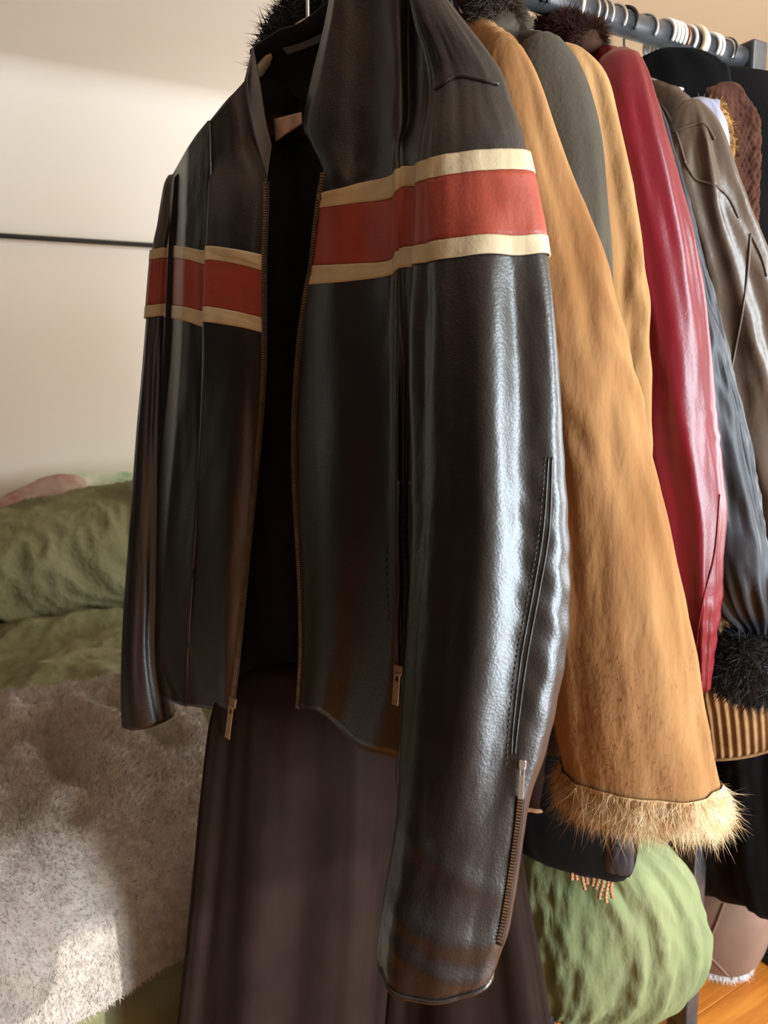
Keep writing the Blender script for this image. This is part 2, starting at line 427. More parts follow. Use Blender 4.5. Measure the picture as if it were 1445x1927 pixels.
# black rod on the wall
a = PY(0, 443, RY1 - 0.05); b = PY(300, 463, RY1 - 0.05); zr = (a[2] + b[2]) / 2
rod = thing('wall_rod', 'thin black metal rod running level along the pale wall', 'rod', (a[0], RY1 - 0.05, zr))
sweep_obj('rod', np.array([[-2.3, RY1 - 0.05, zr], [0, RY1 - 0.05, zr], [1.3, RY1 - 0.05, zr]]), 0.0095, M_black_metal, rod, 12)
for x in (-1.9, 1.1):
    mb = MB(); mb.abox(x - 0.012, x + 0.012, RY1 - 0.05, RY1, zr - 0.02, zr + 0.008); mb.build('bracket', M_black_metal, rod, 0.003)

# ================================================================== DAYBED
BX0, BX1, BY0, BY1, BZ = -2.2, 0.98, 1.20, 2.60, 0.57
def drape(x, y, z, r=0.09, tuck=0.07):
    """cloth point (x, y measured flat) bent over the front and right edges of the mattress"""
    by = BY0 + 0.0 * x
    dx = np.maximum(0, x - BX1); dy = np.maximum(0, by - y); d = np.sqrt(dx ** 2 + dy ** 2) + 1e-9
    q = PI / 2 * r; a = np.minimum(d / r, PI / 2)
    hor = r * np.sin(a); drop = r * (1 - np.cos(a)) + np.maximum(0, d - q)
    bul = tuck * np.clip(np.sin(np.clip(drop / 0.52, 0, 1) * PI * 0.95), -1, 1) - 0.10 * sst(0.30, 0.53, drop)
    hor = hor + bul * sst(0, 0.06, drop)
    return np.stack([np.minimum(x, BX1) + dx / d * hor, np.maximum(y, by) - dy / d * hor, z - drop], axis=-1)
def green_disp(X, Y):
    w = pn(X * 1.3, Y * 1.3, 3.1) * 0.5
    d = 0.036 * ridge(X * 1.8 + w, Y * 4.5 + w * 2, 0.3) + 0.022 * ridge(X * 5 + w * 3, Y * 8, 1.7) + 0.007 * ridge(X * 13, Y * 18 + w * 6, 4.0) + 0.02 * pn(X * 2, Y * 2.4, 9)
    return d
day = thing('daybed', 'long daybed under a crumpled moss green cotton cover', 'daybed', ((BX0 + BX1) / 2, (BY0 + BY1) / 2, 0))
mb = MB(); mb.abox(BX0, BX1 - 0.02, BY0 + 0.02, BY1 + 0.4, 0.14, 0.46); mb.build('mattress', M_green, day, 0.05)
for x in (BX0 + 0.1, BX1 - 0.15):
    for y in (BY0 + 0.12, BY1 + 0.3):
        mb = MB(); mb.abox(x - 0.03, x + 0.03, y - 0.03, y + 0.03, 0, 0.15); mb.build('leg', M_black_metal, day, 0.004)
xs = np.linspace(BX0, BX1 + 0.66, 360); ys = np.linspace(BY1 + 0.15, BY0 - 0.82, 260)
Xg, Yg = np.meshgrid(xs, ys)
D = drape(Xg, Yg, BZ + 0 * Xg)
N = normals(D); 
if N[60, 100, 2] < 0: N = -N
drop = BZ - D[..., 2]
top = 1 - sst(0.02, 0.1, drop)
fold = green_disp(Xg, Yg)
# vertical gathers on the hanging skirt
side = Xg * 1.0 - Yg * 1.0
sk = 0.016 * ridge(side * 7 + pn(Xg, Yg) * 0.8, drop * 2.0, 5.5) + 0.008 * ridge(side * 17 + pn(Xg * 3, Yg * 3), drop * 4.5, 2.5) + 0.004 * pn(Xg * 24, Yg * 24, drop * 20)
# the horizontal creases in front of the bolster
cre = -0.02 * gauss(Yg, 2.30 + 0.04 * np.sin(Xg * 5), 0.03) + 0.015 * gauss(Yg, 2.2 + 0.05 * np.sin(Xg * 4 + 1), 0.05) - 0.02 * gauss(Yg, 2.06 + 0.05 * np.sin(Xg * 6), 0.03)
D = D + N * (top * (fold + cre) + (1 - top) * sk)[..., None]
cover = grid_obj('cover', D, M_green, day)
# bolster along the wall
xs = np.linspace(BX0, 1.2, 300); th = np.linspace(-0.35 * PI, 1.25 * PI, 120)
TH, XB = np.meshgrid(th, xs)
cy, cz = 2.74, 0.715
ry = 0.27 - 0.02 * np.cos(XB * 2); rz = 0.180 + 0.008 * np.sin(XB * 3) + 0.055 * sst(0.0, 0.6, XB)
B = np.stack([XB, cy - ry * np.sign(np.cos(TH)) * np.abs(np.cos(TH)) ** 0.8, cz + rz * np.sign(np.sin(TH)) * np.abs(np.sin(TH)) ** 0.8], axis=-1)
N = normals(B); c = np.array([0, cy, cz]); 
if ((B - B.mean(axis=1, keepdims=True)) * N).sum() < 0: N = -N
wv = pn(XB * 1.5, TH * 1.0, 1.0)
d = 0.026 * ridge(XB * 4 + TH * 0.9 + wv, TH * 0.8, 2.2) + 0.016 * ridge(XB * 12 + TH * 2.2 + wv * 2, TH * 1.8, 7.7) + 0.003 * pn(XB * 30, TH * 5, 3)
bolster = thing('bolster', 'fat moss green bolster cushion lying along the back of the daybed', 'cushion', (-0.4, cy, 0.55))
grid_obj('bolster_cover', B + N * d[..., None], M_green, bolster)
# two printed cushions behind it
def cushion(name, label, c, sx, sy, sz, m, seed, rotz=0.0):
    u = np.linspace(0, PI, 40); v = np.linspace(0, 2 * PI, 60, endpoint=False); V, U = np.meshgrid(v, u)
    sp = lambda t, e: np.sign(t) * np.abs(t) ** e
    P = np.stack([sx * sp(np.sin(U), .7) * sp(np.cos(V), .55), sy * sp(np.cos(U), 1.0), sz * sp(np.sin(U), .7) * sp(np.sin(V), .55)], axis=-1)
    P = P * (1 + 0.09 * pn(P[..., 0] * 9 + seed, P[..., 1] * 9, P[..., 2] * 9)[..., None])
    ca, sa = math.cos(rotz), math.sin(rotz)
    P = np.stack([P[..., 0] * ca - P[..., 2] * sa, P[..., 1], P[..., 0] * sa + P[..., 2] * ca], axis=-1) + np.array(c)
    t = thing(name, label, 'cushion', (c[0], c[1], c[2] - sz)); grid_obj('cushion_cover', P, m, t, wrap=True); return t
c1 = PY(215, 958, 2.97); c2 = PY(75, 968, 2.94)
cushion('cushion', 'mint green floral cushion propped behind the bolster, right of the red one', c1, 0.19, 0.06, 0.14, M_mint, 3, -0.1)
cushion('cushion', 'dusty red and cream printed cushion corner showing behind the bolster', c2, 0.19, 0.06, 0.115, M_redprint, 8, 0.35)

# fleece blanket draped over the front edge
blk = thing('blanket', 'grey beige fleece blanket thrown over the daybed front with a sunlit patch', 'blanket', (-0.1, 1.1, 0.1))
nu, nv = 210, 190
u = np.linspace(0, 1, nu); v = np.linspace(0, 1, nv); U, Vv = np.meshgrid(u, v)
xl = -0.75 + 0.0 * Vv; xr = 0.30 + 0.06 * sst(0, .45, Vv) - 0.10 * sst(.7, 1, Vv)
yt = 1.66 + 0.03 * U + 0.03 * np.sin(U * 11); yb = 1.02 - 0.06 * U + 0.02 * np.sin(U * 14)
Xq = xl + (xr - xl) * U + 0.02 * np.sin(Vv * 6); Yq = yt + (yb - yt) * Vv
Bk = drape(Xq, Yq, BZ + 0.055 + 0 * Xq, r=0.11, tuck=0.06)
N = normals(Bk)
if N[20, 60, 2] < 0: N = -N
s = (Xq + 0.25) * 0.8 + (Yq - 1.55) * 0.9
d = 0.045 * ridge(s * 7.5 + 0.3 * pn(Xq * 4, Yq * 4), (Xq - Yq) * 1.1, 0.7) * (1 - sst(0.35, 0.6, Vv)) + 0.02 * pn(Xq * 5, Yq * 5, 2) + 0.006 * pn(Xq * 18, Yq * 18, 5)
def seg_d(p0, p1):
    a_, b_2 = PZ(*p0, 0.62)[:2], PZ(*p1, 0.62)[:2]; v_ = b_2 - a_; t_ = np.clip(((Xq - a_[0]) * v_[0] + (Yq - a_[1]) * v_[1]) / (v_ @ v_), 0, 1)
    return np.sqrt((Xq - a_[0] - t_ * v_[0]) ** 2 + (Yq - a_[1] - t_ * v_[1]) ** 2)
for p0, p1, dp in (((85, 1410), (150, 1505), 0.05), ((215, 1385), (330, 1445), 0.045), ((0, 1455), (60, 1432), 0.035), ((150, 1560), (190, 1520), 0.02)):
    q_ = seg_d(p0, p1); d = d - dp * gauss(q_, 0, 0.022) + dp * 0.55 * gauss(q_, 0.055, 0.03)
Bk = Bk + N * np.maximum(d + 0.03, -0.02)[..., None]
grid_obj('fleece', Bk, M_fleece, blk)
rs = np.random.RandomState(5)
pts, nn = scatter_grid(Bk, 150000, rs, wrap=False, N=N)
fur('pile', pts, nn + np.array([0.25, 0, 0.2]), 0.008, 0.0005, M_fleece, blk, 5, 0.5, 0.35, 0.6, soft=nn + np.random.RandomState(6).normal(size=nn.shape) * 0.25)

# ================================================================== CLOTHES RAIL
YR = 0.81
_e = PY(1397, 112, YR); XEND, ZR = float(_e[0]), float(_e[2])
rack = thing('clothes_rack', 'grey metal clothes rack with a long tube rail and upright end leg', 'rack', (0.5, YR, 0))
sweep_obj('rail', np.array([[-0.25, YR, ZR], [0.4, YR, ZR], [XEND, YR, ZR]]), 0.0165, M_rail, rack, 24)
for x in (XEND + 0.005, -0.25):
    mb = MB(); mb.abox(x - 0.012, x + 0.024, YR - 0.024, YR + 0.024, ZR - 0.045, ZR + 0.022); mb.build('end_bracket', M_rail, rack, 0.004)
    mb = MB(); mb.abox(x - 0.018, x + 0.018, YR - 0.004, YR + 0.040, 0.03, ZR - 0.04); mb.build('post', M_rail if x > 0 else M_rail, rack, 0.003)
    mb = MB(); mb.abox(x - 0.016, x + 0.016, YR - 0.30, YR + 0.045, 0.0, 0.03); mb.build('foot', M_rail, rack, 0.004)

def rail_x(px):
    lo, hi = 0.0, 3.0
    for _ in range(50):
        m = (lo + hi) / 2; d = np.array([m, YR, ZR]) - CAM
        x = np.dot(d, _r) / np.dot(d, _f) * FPX + W_ / 2
        lo, hi = (m, hi) if x < px else (lo, m)
    return lo
HANG = {}
def hanger_mesh(kind):
    """hook over the rail plus shoulder arms; built at x = 0 about the rail axis"""
    if kind in HANG: return HANG[kind]
    r = 0.0020 if kind in ('wire', 'copper', 'thin') else 0.0027
    if kind == 'cream': r = 0.0045
    R = 0.0165 + r + 0.001
    a = np.linspace(math.radians(-35), math.radians(180), 26)
    hook = [(0, -R * 1.25 * math.cos(t) + R * .25, R * 1.05 * math.sin(t)) for t in a]
    hook += [(0, R * 1.5, -0.012), (0, R * 1.1, -0.03), (0, 0.006, -0.042), (0, 0.0, -0.052), (0, 0, -0.065)]
    H = sweep(cr(np.array(hook), 60), r, 8, up=(1, 0, 0))
    s = np.linspace(-1, 1, 31)
    arms = np.stack([0 * s, 0.035 * s, -0.065 - 0.02 * np.abs(s) ** 1.4], axis=1)
    A = sweep(arms, 0.004, 8, up=(1, 0, 0))
    HANG[kind] = (H, A); return HANG[kind]
def hanger(px, kind, label, yaw=0.0, X=None, group=None):
    X = rail_x(px) if X is None else X
    m = {'wire': M_steel, 'copper': M_hang_copper, 'thin': M_hang_white, 'white': M_hang_white, 'black': M_hang_black, 'cream': M_hang_cream}[kind]
    H, A = hanger_mesh(kind)
    t = thing('hanger', label, 'hanger', (X, YR, ZR - 0.09), group)
    t.rotation_euler = (0, 0, yaw)
    for nm, G in (('hook', H), ('shoulder_bar', A)):
        V = np.concatenate([G.reshape(-1, 3), [G[0].mean(axis=0)], [G[-1].mean(axis=0)]]) + np.array([0, 0, 0.09])
        nr, nc = G.shape[:2]; F = grid_faces(nr, nc, True)
        F += [(j, nr * nc, (j + 1) % nc) for j in range(nc)] + [((nr - 1) * nc + (j + 1) % nc, nr * nc + 1, (nr - 1) * nc + j) for j in range(nc)]
        key = ('m', kind, nm)
        if key not in HANG:
            o = obj(nm, V, F, m); HANG[key] = o.data
        else:
            o = bpy.data.objects.new(nm, HANG[key]); COL.objects.link(o)
        o.parent = t
    return t
hooks = [(1001, 'black', 'black hanger hook farthest left on the visible rail, over the olive coat', 0.25),
         (1012, 'black', 'second black hanger hook from the left, just beside the leftmost one', 0.1),
         (1074, 'white', 'white hanger hook standing alone above the sand suede jacket', 0.2),
         (1106, 'wire', 'bright steel hook, first of three close together above the red jacket', 0.1),
         (1119, 'wire', 'steel hook, middle of the three close together above the red jacket', 0.15),
         (1132, 'wire', 'steel hook, last of the three close together above the red jacket', 0.12),
         (1155, 'wire', 'single steel hanger hook next to a black hook on the rail', 0.2),
         (1173, 'black', 'black hanger hook between two silver hooks mid rail', 0.3),
         (1212, 'wire', 'wide silver hanger hook alone in the gap before the crowded hooks', 0.35),
         (1247, 'white', 'white hook, first in the tight bunch of four', 0.1),
         (1254, 'white', 'white hook, second in the tight bunch of four', 0.12),
         (1261, 'white', 'white hook, third in the tight bunch of four', 0.1),
         (1268, 'white', 'white hook, fourth in the tight bunch of four', 0.1),
         (1276, 'copper', 'copper coloured hanger hook right of the four white ones', 0.1),
         (1287, 'white', 'white hook between the copper hook and the thick cream hook', 0.15),
         (1301, 'cream', 'thick cream plastic hanger hook', 0.2),
         (1310, 'white', 'white hook directly right of the thick cream hook', 0.1),
         (1330, 'white', 'white hook, left one of the pair near the rail end', 0.2),
         (1337, 'white', 'white hook, right one of the pair near the rail end', 0.2),
         (1358, 'wire', 'silver hook nearest the end bracket of the rail', 0.3),
         (1362, 'black', 'black hook tucked behind the last silver hook by the end bracket', 0.1)]
for px, kind, lab, yw in hooks: hanger(px, kind, lab, yw)

# ================================================================== GARMENTS ON THE RAIL (behind the leather jacket)
def body_loft(top, zhem, T, m, n=44, disp=None, st=46, far=True, Ttip=0.5):
    A = np.array([PY(*p) for p in top]); neck = A[0]
    far_pts = np.stack([2 * neck[0] - A[1:, 0], 2 * neck[1] - A[1:, 1], A[1:, 2]], axis=1)[::-1]
    L = np.concatenate([far_pts, A]) if far else A
    S = cr(L, st)
    t = L[-1] - L[0]; t[2] = 0; t /= np.linalg.norm(t); q = np.array([t[1], -t[0], 0])
    ph = np.linspace(0, 2 * PI, n, endpoint=False); c, s = np.cos(ph), np.sin(ph)
    sx = np.sign(c) * np.abs(c) ** (2 / 2.6); sz = np.sign(s) * np.abs(s) ** (2 / 8.0)
    G = np.zeros((st, n, 3)); zh = zhem if callable(zhem) else (lambda k: zhem)
    for i, p in enumerate(S):
        k = i / (st - 1); e = 1 - (1 - Ttip) * abs(2 * k - 1) ** 6
        zt, zb = p[2], zh(k); zc, hz = (zt + zb) / 2, (zt - zb) / 2
        zz = zc + hz * sz
        tw = T * e * (0.55 + 0.45 * sst(0, 0.12, zt - zz))
        G[i] = np.stack([p[0] + q[0] * tw * sx, p[1] + q[1] * tw * sx, zz], axis=1)
    N = normals(G, True); cc = G.mean(axis=1, keepdims=True)
    if ((G - cc) * N)[..., 0].sum() < 0: N = -N
    K = np.linspace(0, 1, st)[:, None] * np.ones((1, n))
    f = 0.006 * ridge(K * 9, G[..., 2] * 1.2, T * 50) + 0.004 * pn(K * 16, G[..., 2] * 4, 3)
    return G + N * f[..., None]
def sleeve_folds(seed, amp=1.0, elbow=0.5, fine=1.0):
    def f(TH, T, G):
        x = np.cos(TH); y = np.sin(TH); z = G[..., 2]
        d = 0.005 * pn(x * 1.8 + seed, y * 1.8, z * 1.6) + 0.003 * ridge(x * 2.0 + seed, y * 2.0 + 3, z * 2.0 + TH * 0.15)
        e = gauss(T, elbow, 0.12)
        d += 0.0016 * e * np.sin(z * 70 + 3.0 * np.cos(TH + seed) + 5 * pn(x * 2, y * 2, z * 5))
        d += fine * 0.0012 * ridge(x * 3 + seed, y * 3, z * 9)
        return amp * d
    return f
def coat(name, label, cat, base, top, zhem, T, rows, m, aspect=0.65, seed=1.0, amp=1.0, elbow=0.5, fine=1.0, tilt=None, m_=90, n_=64, far_sleeve=True, disp=None, caps=(True, False)):
    t = thing(name, label, cat, base)
    Gb = body_loft(top, zhem, T, m)
    b = grid_obj('body', Gb, m, t, wrap=True, caps=(True, True))
    Gs = tube_rows(rows, n_, m_, aspect, disp or sleeve_folds(seed, amp, elbow, fine), tilt=tilt)
    s = grid_obj('sleeve', Gs, m, t, wrap=True, caps=caps, solid=-0.003)
    if far_sleeve:
        # the other sleeve hangs from the far shoulder: mirrored about the body's middle
        c = Gb.mean(axis=(0, 1)); Gf = Gs.copy(); Gf[..., 1] = 2 * PY(*top[0])[1] - Gf[..., 1]
        Gf[..., 0] = Gf[..., 0] + 2 * (PY(*top[0])[0] - PY(*top[-1])[0])
        if Gf[..., 0].mean() < 3: grid_obj('sleeve', Gf, m, t, wrap=True, caps=caps, flip=True)
    return t, b, s, Gb, Gs
def ring_rows(rows, ys): return [(r[0], r[1], r[2], y) for r, y in zip(rows, ys)]
def with_y(rows, y0, y1):
    n = len(rows); a, b = rows[0][0], rows[-1][0]
    return [(r[0], r[1], r[2], y0 + (y1 - y0) * ((r[0] - a) / (b - a)) ** 0.7) for r in rows]
def collar_fur(parent, top, lift, T, m, nstr, ln, seed, rad=0.03):
    """furry collar round the neck of a coat, standing above its shoulder line"""
    P = cr(np.array([PY(*p) for p in top]), 40) + np.array([0, 0, lift])
    G = sweep(P, rad * (0.75 + 0.25 * np.sin(np.linspace(0.2, PI - 0.2, 40))), 16)
    G = G + 0.012 * pn(G[..., 0] * 55, G[..., 1] * 55, G[..., 2] * 55)[..., None] * normals(G, True)
    c = grid_obj('fur_collar', G, m, parent, wrap=True, caps=(True, True))
    p, n = scatter_grid(G, nstr, np.random.RandomState(seed))
    fur('fur', p, n, ln * 0.6, 0.00035, m, c, seed, 0.6, 0.5, 0.35)
    return c

# --- tan suede shearling coat with the fur cuff
rows = with_y([(72, 935, 962), (90, 922, 980), (130, 912, 1001), (190, 908, 1020), (260, 908, 1042), (340, 915, 1070), (450, 930, 1116), (540, 938, 1142), (620, 948, 1162),
               (720, 962, 1188), (800, 972, 1202), (880, 985, 1218), (970, 1000, 1240), (1080, 1012, 1262), (1200, 1022, 1285), (1340, 1036, 1308), (1450, 1058, 1330), (1505, 1068, 1340)], 0.63, 0.545)
tan, tb, ts, Gb, Gs = coat('shearling_coat', 'long tan suede coat with shaggy blond fur cuff, next behind the leather jacket', 'coat', (0.52, YR, 0.8),
      [(885, 34, 0.80), (925, 52, 0.73), (955, 78, 0.67), (985, 125, 0.625)], 0.86, 0.038, rows, M_tan, 0.55, 1.3, 1.2, 0.45)
collar_fur(tan, [(845, 28, 0.83), (885, 14, 0.80), (925, 16, 0.765), (948, 50, 0.74)], 0.0, 0.03, M_olivefur, 16000, 0.022, 3, 0.024)
cuffG = Gs[-4:] ; nrm = normals(cuffG, True); cc = cuffG.mean(axis=1, keepdims=True)
if ((cuffG - cc) * nrm).sum() < 0: nrm = -nrm
cuffG2 = cuffG + nrm * 0.003
cuff = grid_obj('fur_cuff', np.concatenate([cuffG2, cuffG2[-1:] - nrm[-1:] * 0.006 - np.array([0, 0, 0.008])]), M_tanfur, tan, wrap=True)
p, n = scatter_grid(cuffG2, 17000, np.random.RandomState(11))
fur('fur', p, n * 0.35 + np.array([0.05, 0, -1.0]), 0.020, 0.00032, M_tanfur, cuff, 11, 0.9, 0.30, 0.3, soft=n + np.random.RandomState(6).normal(size=n.shape) * 0.3)
p, n = scatter_grid(Gs, 4000, np.random.RandomState(13), rows=(70, 88))
fur('suede_nap', p, n * 0.12 + np.array([0.02, 0, -1.0]), 0.006, 0.00022, M_tan, ts, 13, 0.4, 0.14, 0.1, soft=n)

# --- dark brown coat whose hem shows between leather sleeve and tan coat
dbr = thing('brown_coat', 'dark brown suede coat with a pale piped hem, mostly hidden by the leather jacket', 'coat', (0.46, YR, 0.75))
rows = with_y([(330, 800, 880), (500, 830, 960), (900, 860, 1040), (1300, 890, 1066), (1440, 905, 1078), (1508, 912, 1088)], 0.80, 0.76)
Gd = tube_rows(rows, 56, 60, 0.30, sleeve_folds(5.1, 0.7))
Gd[-8:, :, 2] += 0.0
grid_obj('body', Gd, M_darkbrown, dbr, wrap=True, caps=(True, False), solid=-0.004)
ringp = np.concatenate([Gd[-1], Gd[-1][:1]]); sweep_obj('hem_piping', ringp, 0.0035, M_scarf, dbr, 6)

# --- olive grey wool coat
rows = with_y([(62, 1010, 1034), (75, 985, 1053), (120, 975, 1086), (180, 975, 1110), (270, 985, 1130), (400, 995, 1141), (500, 1000, 1148), (700, 1010, 1155), (1000, 1020, 1160), (1180, 1030, 1150)], 0.645, 0.60)
oli, b, s, *_ = coat('wool_coat', 'smooth olive grey wool coat between the two tan suede coats', 'coat', (0.58, YR, 0.7),
      [(968, 62, 0.80), (1005, 64, 0.74), (1040, 82, 0.68), (1072, 120, 0.65)], 0.85, 0.03, rows, M_olive, 0.55, 2.2, 0.6, 0.5, 0.3)
collar_fur(oli, [(958, 60, 0.83), (975, 48, 0.81), (996, 56, 0.785)], 0.0, 0.02, M_olive, 300, 0.006, 4, 0.012)

# --- second tan suede
rows = with_y([(82, 1050, 1070), (98, 1030, 1097), (140, 1020, 1130), (210, 1030, 1150), (300, 1050, 1170), (430, 1070, 1195), (520, 1080, 1207), (600, 1085, 1213), (700, 1090, 1218), (800, 1092, 1220), (900, 1095, 1221), (1100, 1098, 1222), (1240, 1100, 1215)], 0.66, 0.62)
tn2, b, s, *_ = coat('suede_jacket', 'paler sand suede jacket between the olive coat and the red jacket', 'jacket', (0.64, YR, 0.7),
      [(1040, 82, 0.80), (1070, 88, 0.76), (1100, 110, 0.70), (1128, 150, 0.665)], 0.95, 0.03, rows, M_tan2, 0.55, 3.7, 1.2, 0.45)
collar_fur(tn2, [(1028, 74, 0.84), (1052, 58, 0.81), (1085, 68, 0.78), (1112, 82, 0.755)], 0.0, 0.03, M_brownfur, 16000, 0.022, 6, 0.019)

# --- red leather jacket
def red_folds(TH, T, G):
    z = G[..., 2]; x = np.cos(TH); y = np.sin(TH)
    d = 0.006 * ridge(x * 1.2 + 4, y * 1.2, z * 1.6) + 0.003 * pn(x * 2, y * 2, z * 3)
    d += 0.0012 * gauss(T, 0.60, 0.04) * np.sin(z * 260 + 4 * x) + 0.0014 * gauss(T, 0.9, 0.07) * np.sin(z * 190 + 6 * x + 4 * y) + 0.0008 * ridge(x * 3, y * 3, z * 12)
    return d
rows = with_y([(92, 1150, 1180), (106, 1130, 1200), (140, 1118, 1213), (190, 1115, 1222), (260, 1122, 1240), (340, 1140, 1262), (430, 1160, 1285), (520, 1175, 1303), (620, 1190, 1319), (750, 1198, 1332), (850, 1208, 1345), (910, 1215, 1352), (960, 1222, 1358),
               (1060, 1235, 1353), (1130, 1248, 1350), (1200, 1265, 1341), (1296, 1290, 1330)], 0.665, 0.60)
red, b, rsl, *_ = coat('leather_jacket', 'glossy dark red leather jacket in the middle of the rail', 'jacket', (0.72, YR, 0.9),
      [(1100, 90, 0.80), (1140, 92, 0.75), (1175, 106, 0.70), (1205, 150, 0.67)], 1.0, 0.03, rows, M_red, 0.62, 4.1, 1.0, disp=red_folds)
bv = bvh_of(rsl)
for pix in ([(1354, 930), (1345, 1040), (1325, 1120), (1312, 1200), (1308, 1290)],):
    L = proj_line(bv, pix, 40, 0.0008)
    if len(L) > 4: sweep_obj('seam', smooth_line(L), 0.0012, M_red, red, 6)

# --- slate nylon parka with a black fur cuff
rows = with_y([(150, 1190, 1214), (175, 1170, 1224), (260, 1172, 1250), (350, 1180, 1275), (450, 1200, 1300), (520, 1215, 1320), (610, 1235, 1345), (690, 1250, 1365), (770, 1265, 1385), (850, 1280, 1401), (950, 1300, 1421),
               (1030, 1318, 1437), (1100, 1335, 1450), (1150, 1360, 1456), (1180, 1390, 1452), (1205, 1396, 1450)], 0.69, 0.60)
def parka_folds(TH, T, G):
    z = G[..., 2]; x = np.cos(TH); y = np.sin(TH)
    return 0.004 * ridge(x * 1.7, y * 1.7, z * 7 + TH * .5) + 0.003 * ridge(x * 3, y * 3, z * 14 + 2) + 0.004 * pn(x, y, z * 5) + 0.004 * gauss(T, 0.93, 0.05) * np.sin(TH * 14)
slate, b, ssl, Gb, Gs = coat('nylon_parka', 'thin slate grey nylon parka with puffy black fur cuff, right behind the red jacket', 'coat', (0.78, YR, 0.9),
      [(1160, 140, 0.81), (1185, 142, 0.76), (1205, 152, 0.72), (1218, 180, 0.695)], 0.95, 0.025, rows, M_slate, 0.55, 6.3, 1.0, disp=parka_folds)
rows = with_y([(1190, 1385, 1452), (1206, 1362, 1470), (1240, 1345, 1482), (1280, 1344, 1484), (1305, 1362, 1472), (1314, 1392, 1455)], 0.60, 0.60)
Gc = tube_rows(rows, 48, 30, 0.8, lambda TH, T, G: 0.004 * pn(np.cos(TH) * 5, np.sin(TH) * 5, G[..., 2] * 60))
fc = grid_obj('fur_cuff', Gc, M_blackfur, slate, wrap=True, caps=(True, True))
p, n = scatter_grid(Gc, 4200, np.random.RandomState(21)); fur('fur', p, n, 0.014, 0.0006, M_blackfur, fc, 21, 0.6, 0.4, 0.4)

# --- taupe leather jacket with piped seams
rows = with_y([(190, 1285, 1315), (215, 1268, 1336), (250, 1262, 1352), (320, 1262, 1372), (370, 1268, 1387), (420, 1278, 1402), (490, 1295, 1432), (560, 1310, 1456), (680, 1335, 1480), (800, 1350, 1500), (900, 1365, 1515), (1000, 1380, 1528), (1180, 1400, 1535)], 0.70, 0.63)
def taupe_folds(TH, T, G):
    z = G[..., 2]; x = np.cos(TH); y = np.sin(TH)
    return 0.007 * ridge(x * 1.3 + 9, y * 1.3, z * 3.5) + 0.004 * pn(x * 2.5, y * 2.5, z * 8) + 0.0015 * ridge(x * 3, y * 3, z * 20)
tau, tbd, tsl, *_ = coat('aviator_jacket', 'worn taupe brown leather jacket with piped seams, beyond the slate parka', 'jacket', (0.88, YR, 0.9),
      [(1215, 152, 0.81), (1255, 162, 0.77), (1290, 185, 0.735), (1325, 230, 0.71)], 0.98, 0.032, rows, M_taupe, 0.6, 7.7, 1.0, disp=taupe_folds)
bv = bvh_of(tbd, tsl)
for pix in ([(1222, 172), (1250, 205), (1272, 250), (1290, 308)], [(1290, 308), (1300, 325), (1312, 340), (1345, 348), (1372, 372), (1390, 410)],
            [(1265, 248), (1300, 236), (1325, 232), (1345, 262)], [(1412, 440), (1408, 500), (1398, 580), (1385, 650), (1374, 705)], [(1412, 440), (1432, 480), (1443, 520)]):
    L = proj_line(bv, pix, 36, 0.0006)
    if len(L) > 4: sweep_obj('piped_seam', smooth_line(L, 6), 0.0017, M_taupe, tau, 8)

# --- small slivers: lilac satin blouse, spotted gold fur, cable knit
def sliver(name, label, cat, base, rows, m, ys, aspect=0.45, seed=1.0, disp=None, n=56, mm=70):
    t = thing(name, label, cat, base)
    G = tube_rows(with_y(rows, *ys), n, mm, aspect, disp or sleeve_folds(seed))
    grid_obj('sleeve', G, m, t, wrap=True, caps=(True, True)); 
    # body behind the sleeve, hanging from the hanger
    c = G.mean(axis=(0, 1)); z1, z0 = G[..., 2].max() - 0.005, G[..., 2].min()
    x = G[..., 0].mean(); y = np.linspace(G[..., 1].mean(), YR + 0.22, 20); zz = np.linspace(z0 - 0.25, z1, 20)
    Yb, Zb = np.meshgrid(y, zz)
    Xb = x + 0.006 * np.sin(Yb * 40) + 0 * Zb
    Zb = Zb - 0.10 * sst(YR, YR + 0.24, Yb) * (Zb - zz[0]) / (z1 - zz[0])
    grid_obj('body', np.stack([Xb, Yb, Zb], axis=-1), m, t, solid=0.012)
    return t, G
sliver('satin_blouse', 'pale lilac satin sleeve sliver between taupe leather and spotted fur', 'blouse', (0.94, YR, 1.2),
       [(184, 1300, 1322), (192, 1285, 1340), (230, 1280, 1356), (270, 1285, 1363), (320, 1290, 1366), (500, 1300, 1370), (800, 1310, 1380)], M_lilac, (0.735, 0.70), 0.5, 2.0,
       disp=lambda TH, T, G: 0.004 * ridge(np.cos(TH) * 3 + 2, np.sin(TH) * 3, G[..., 2] * 6))
t, G = sliver('fur_jacket', 'mottled gold and brown fur jacket sliver left of the cable knit', 'jacket', (0.97, YR, 1.2),
       [(186, 1315, 1336), (196, 1300, 1352), (220, 1298, 1366), (255, 1300, 1378), (290, 1305, 1381), (330, 1310, 1379), (500, 1320, 1385), (800, 1330, 1395)], M_goldfur, (0.745, 0.72), 0.5, 3.0)
p, n = scatter_grid(G, 2600, np.random.RandomState(31), rows=(0, 40)); fur('fur', p, n, 0.008, 0.0006, M_goldfur, t, 31, 0.6, 0.4, 0.6)
def cable(TH, T, G):
    z = G[..., 2]; k = TH * 7 / (2 * PI)
    s = (k - np.floor(k)) - 0.5
    br = np.maximum(0, 1 - (np.abs(s - 0.22 * np.sin(z * 130)) / 0.2) ** 2) + np.maximum(0, 1 - (np.abs(s + 0.22 * np.sin(z * 130)) / 0.2) ** 2)
    return 0.0045 * np.minimum(br, 1.3) + 0.0012 * np.sin(z * 420) * np.sin(TH * 40)
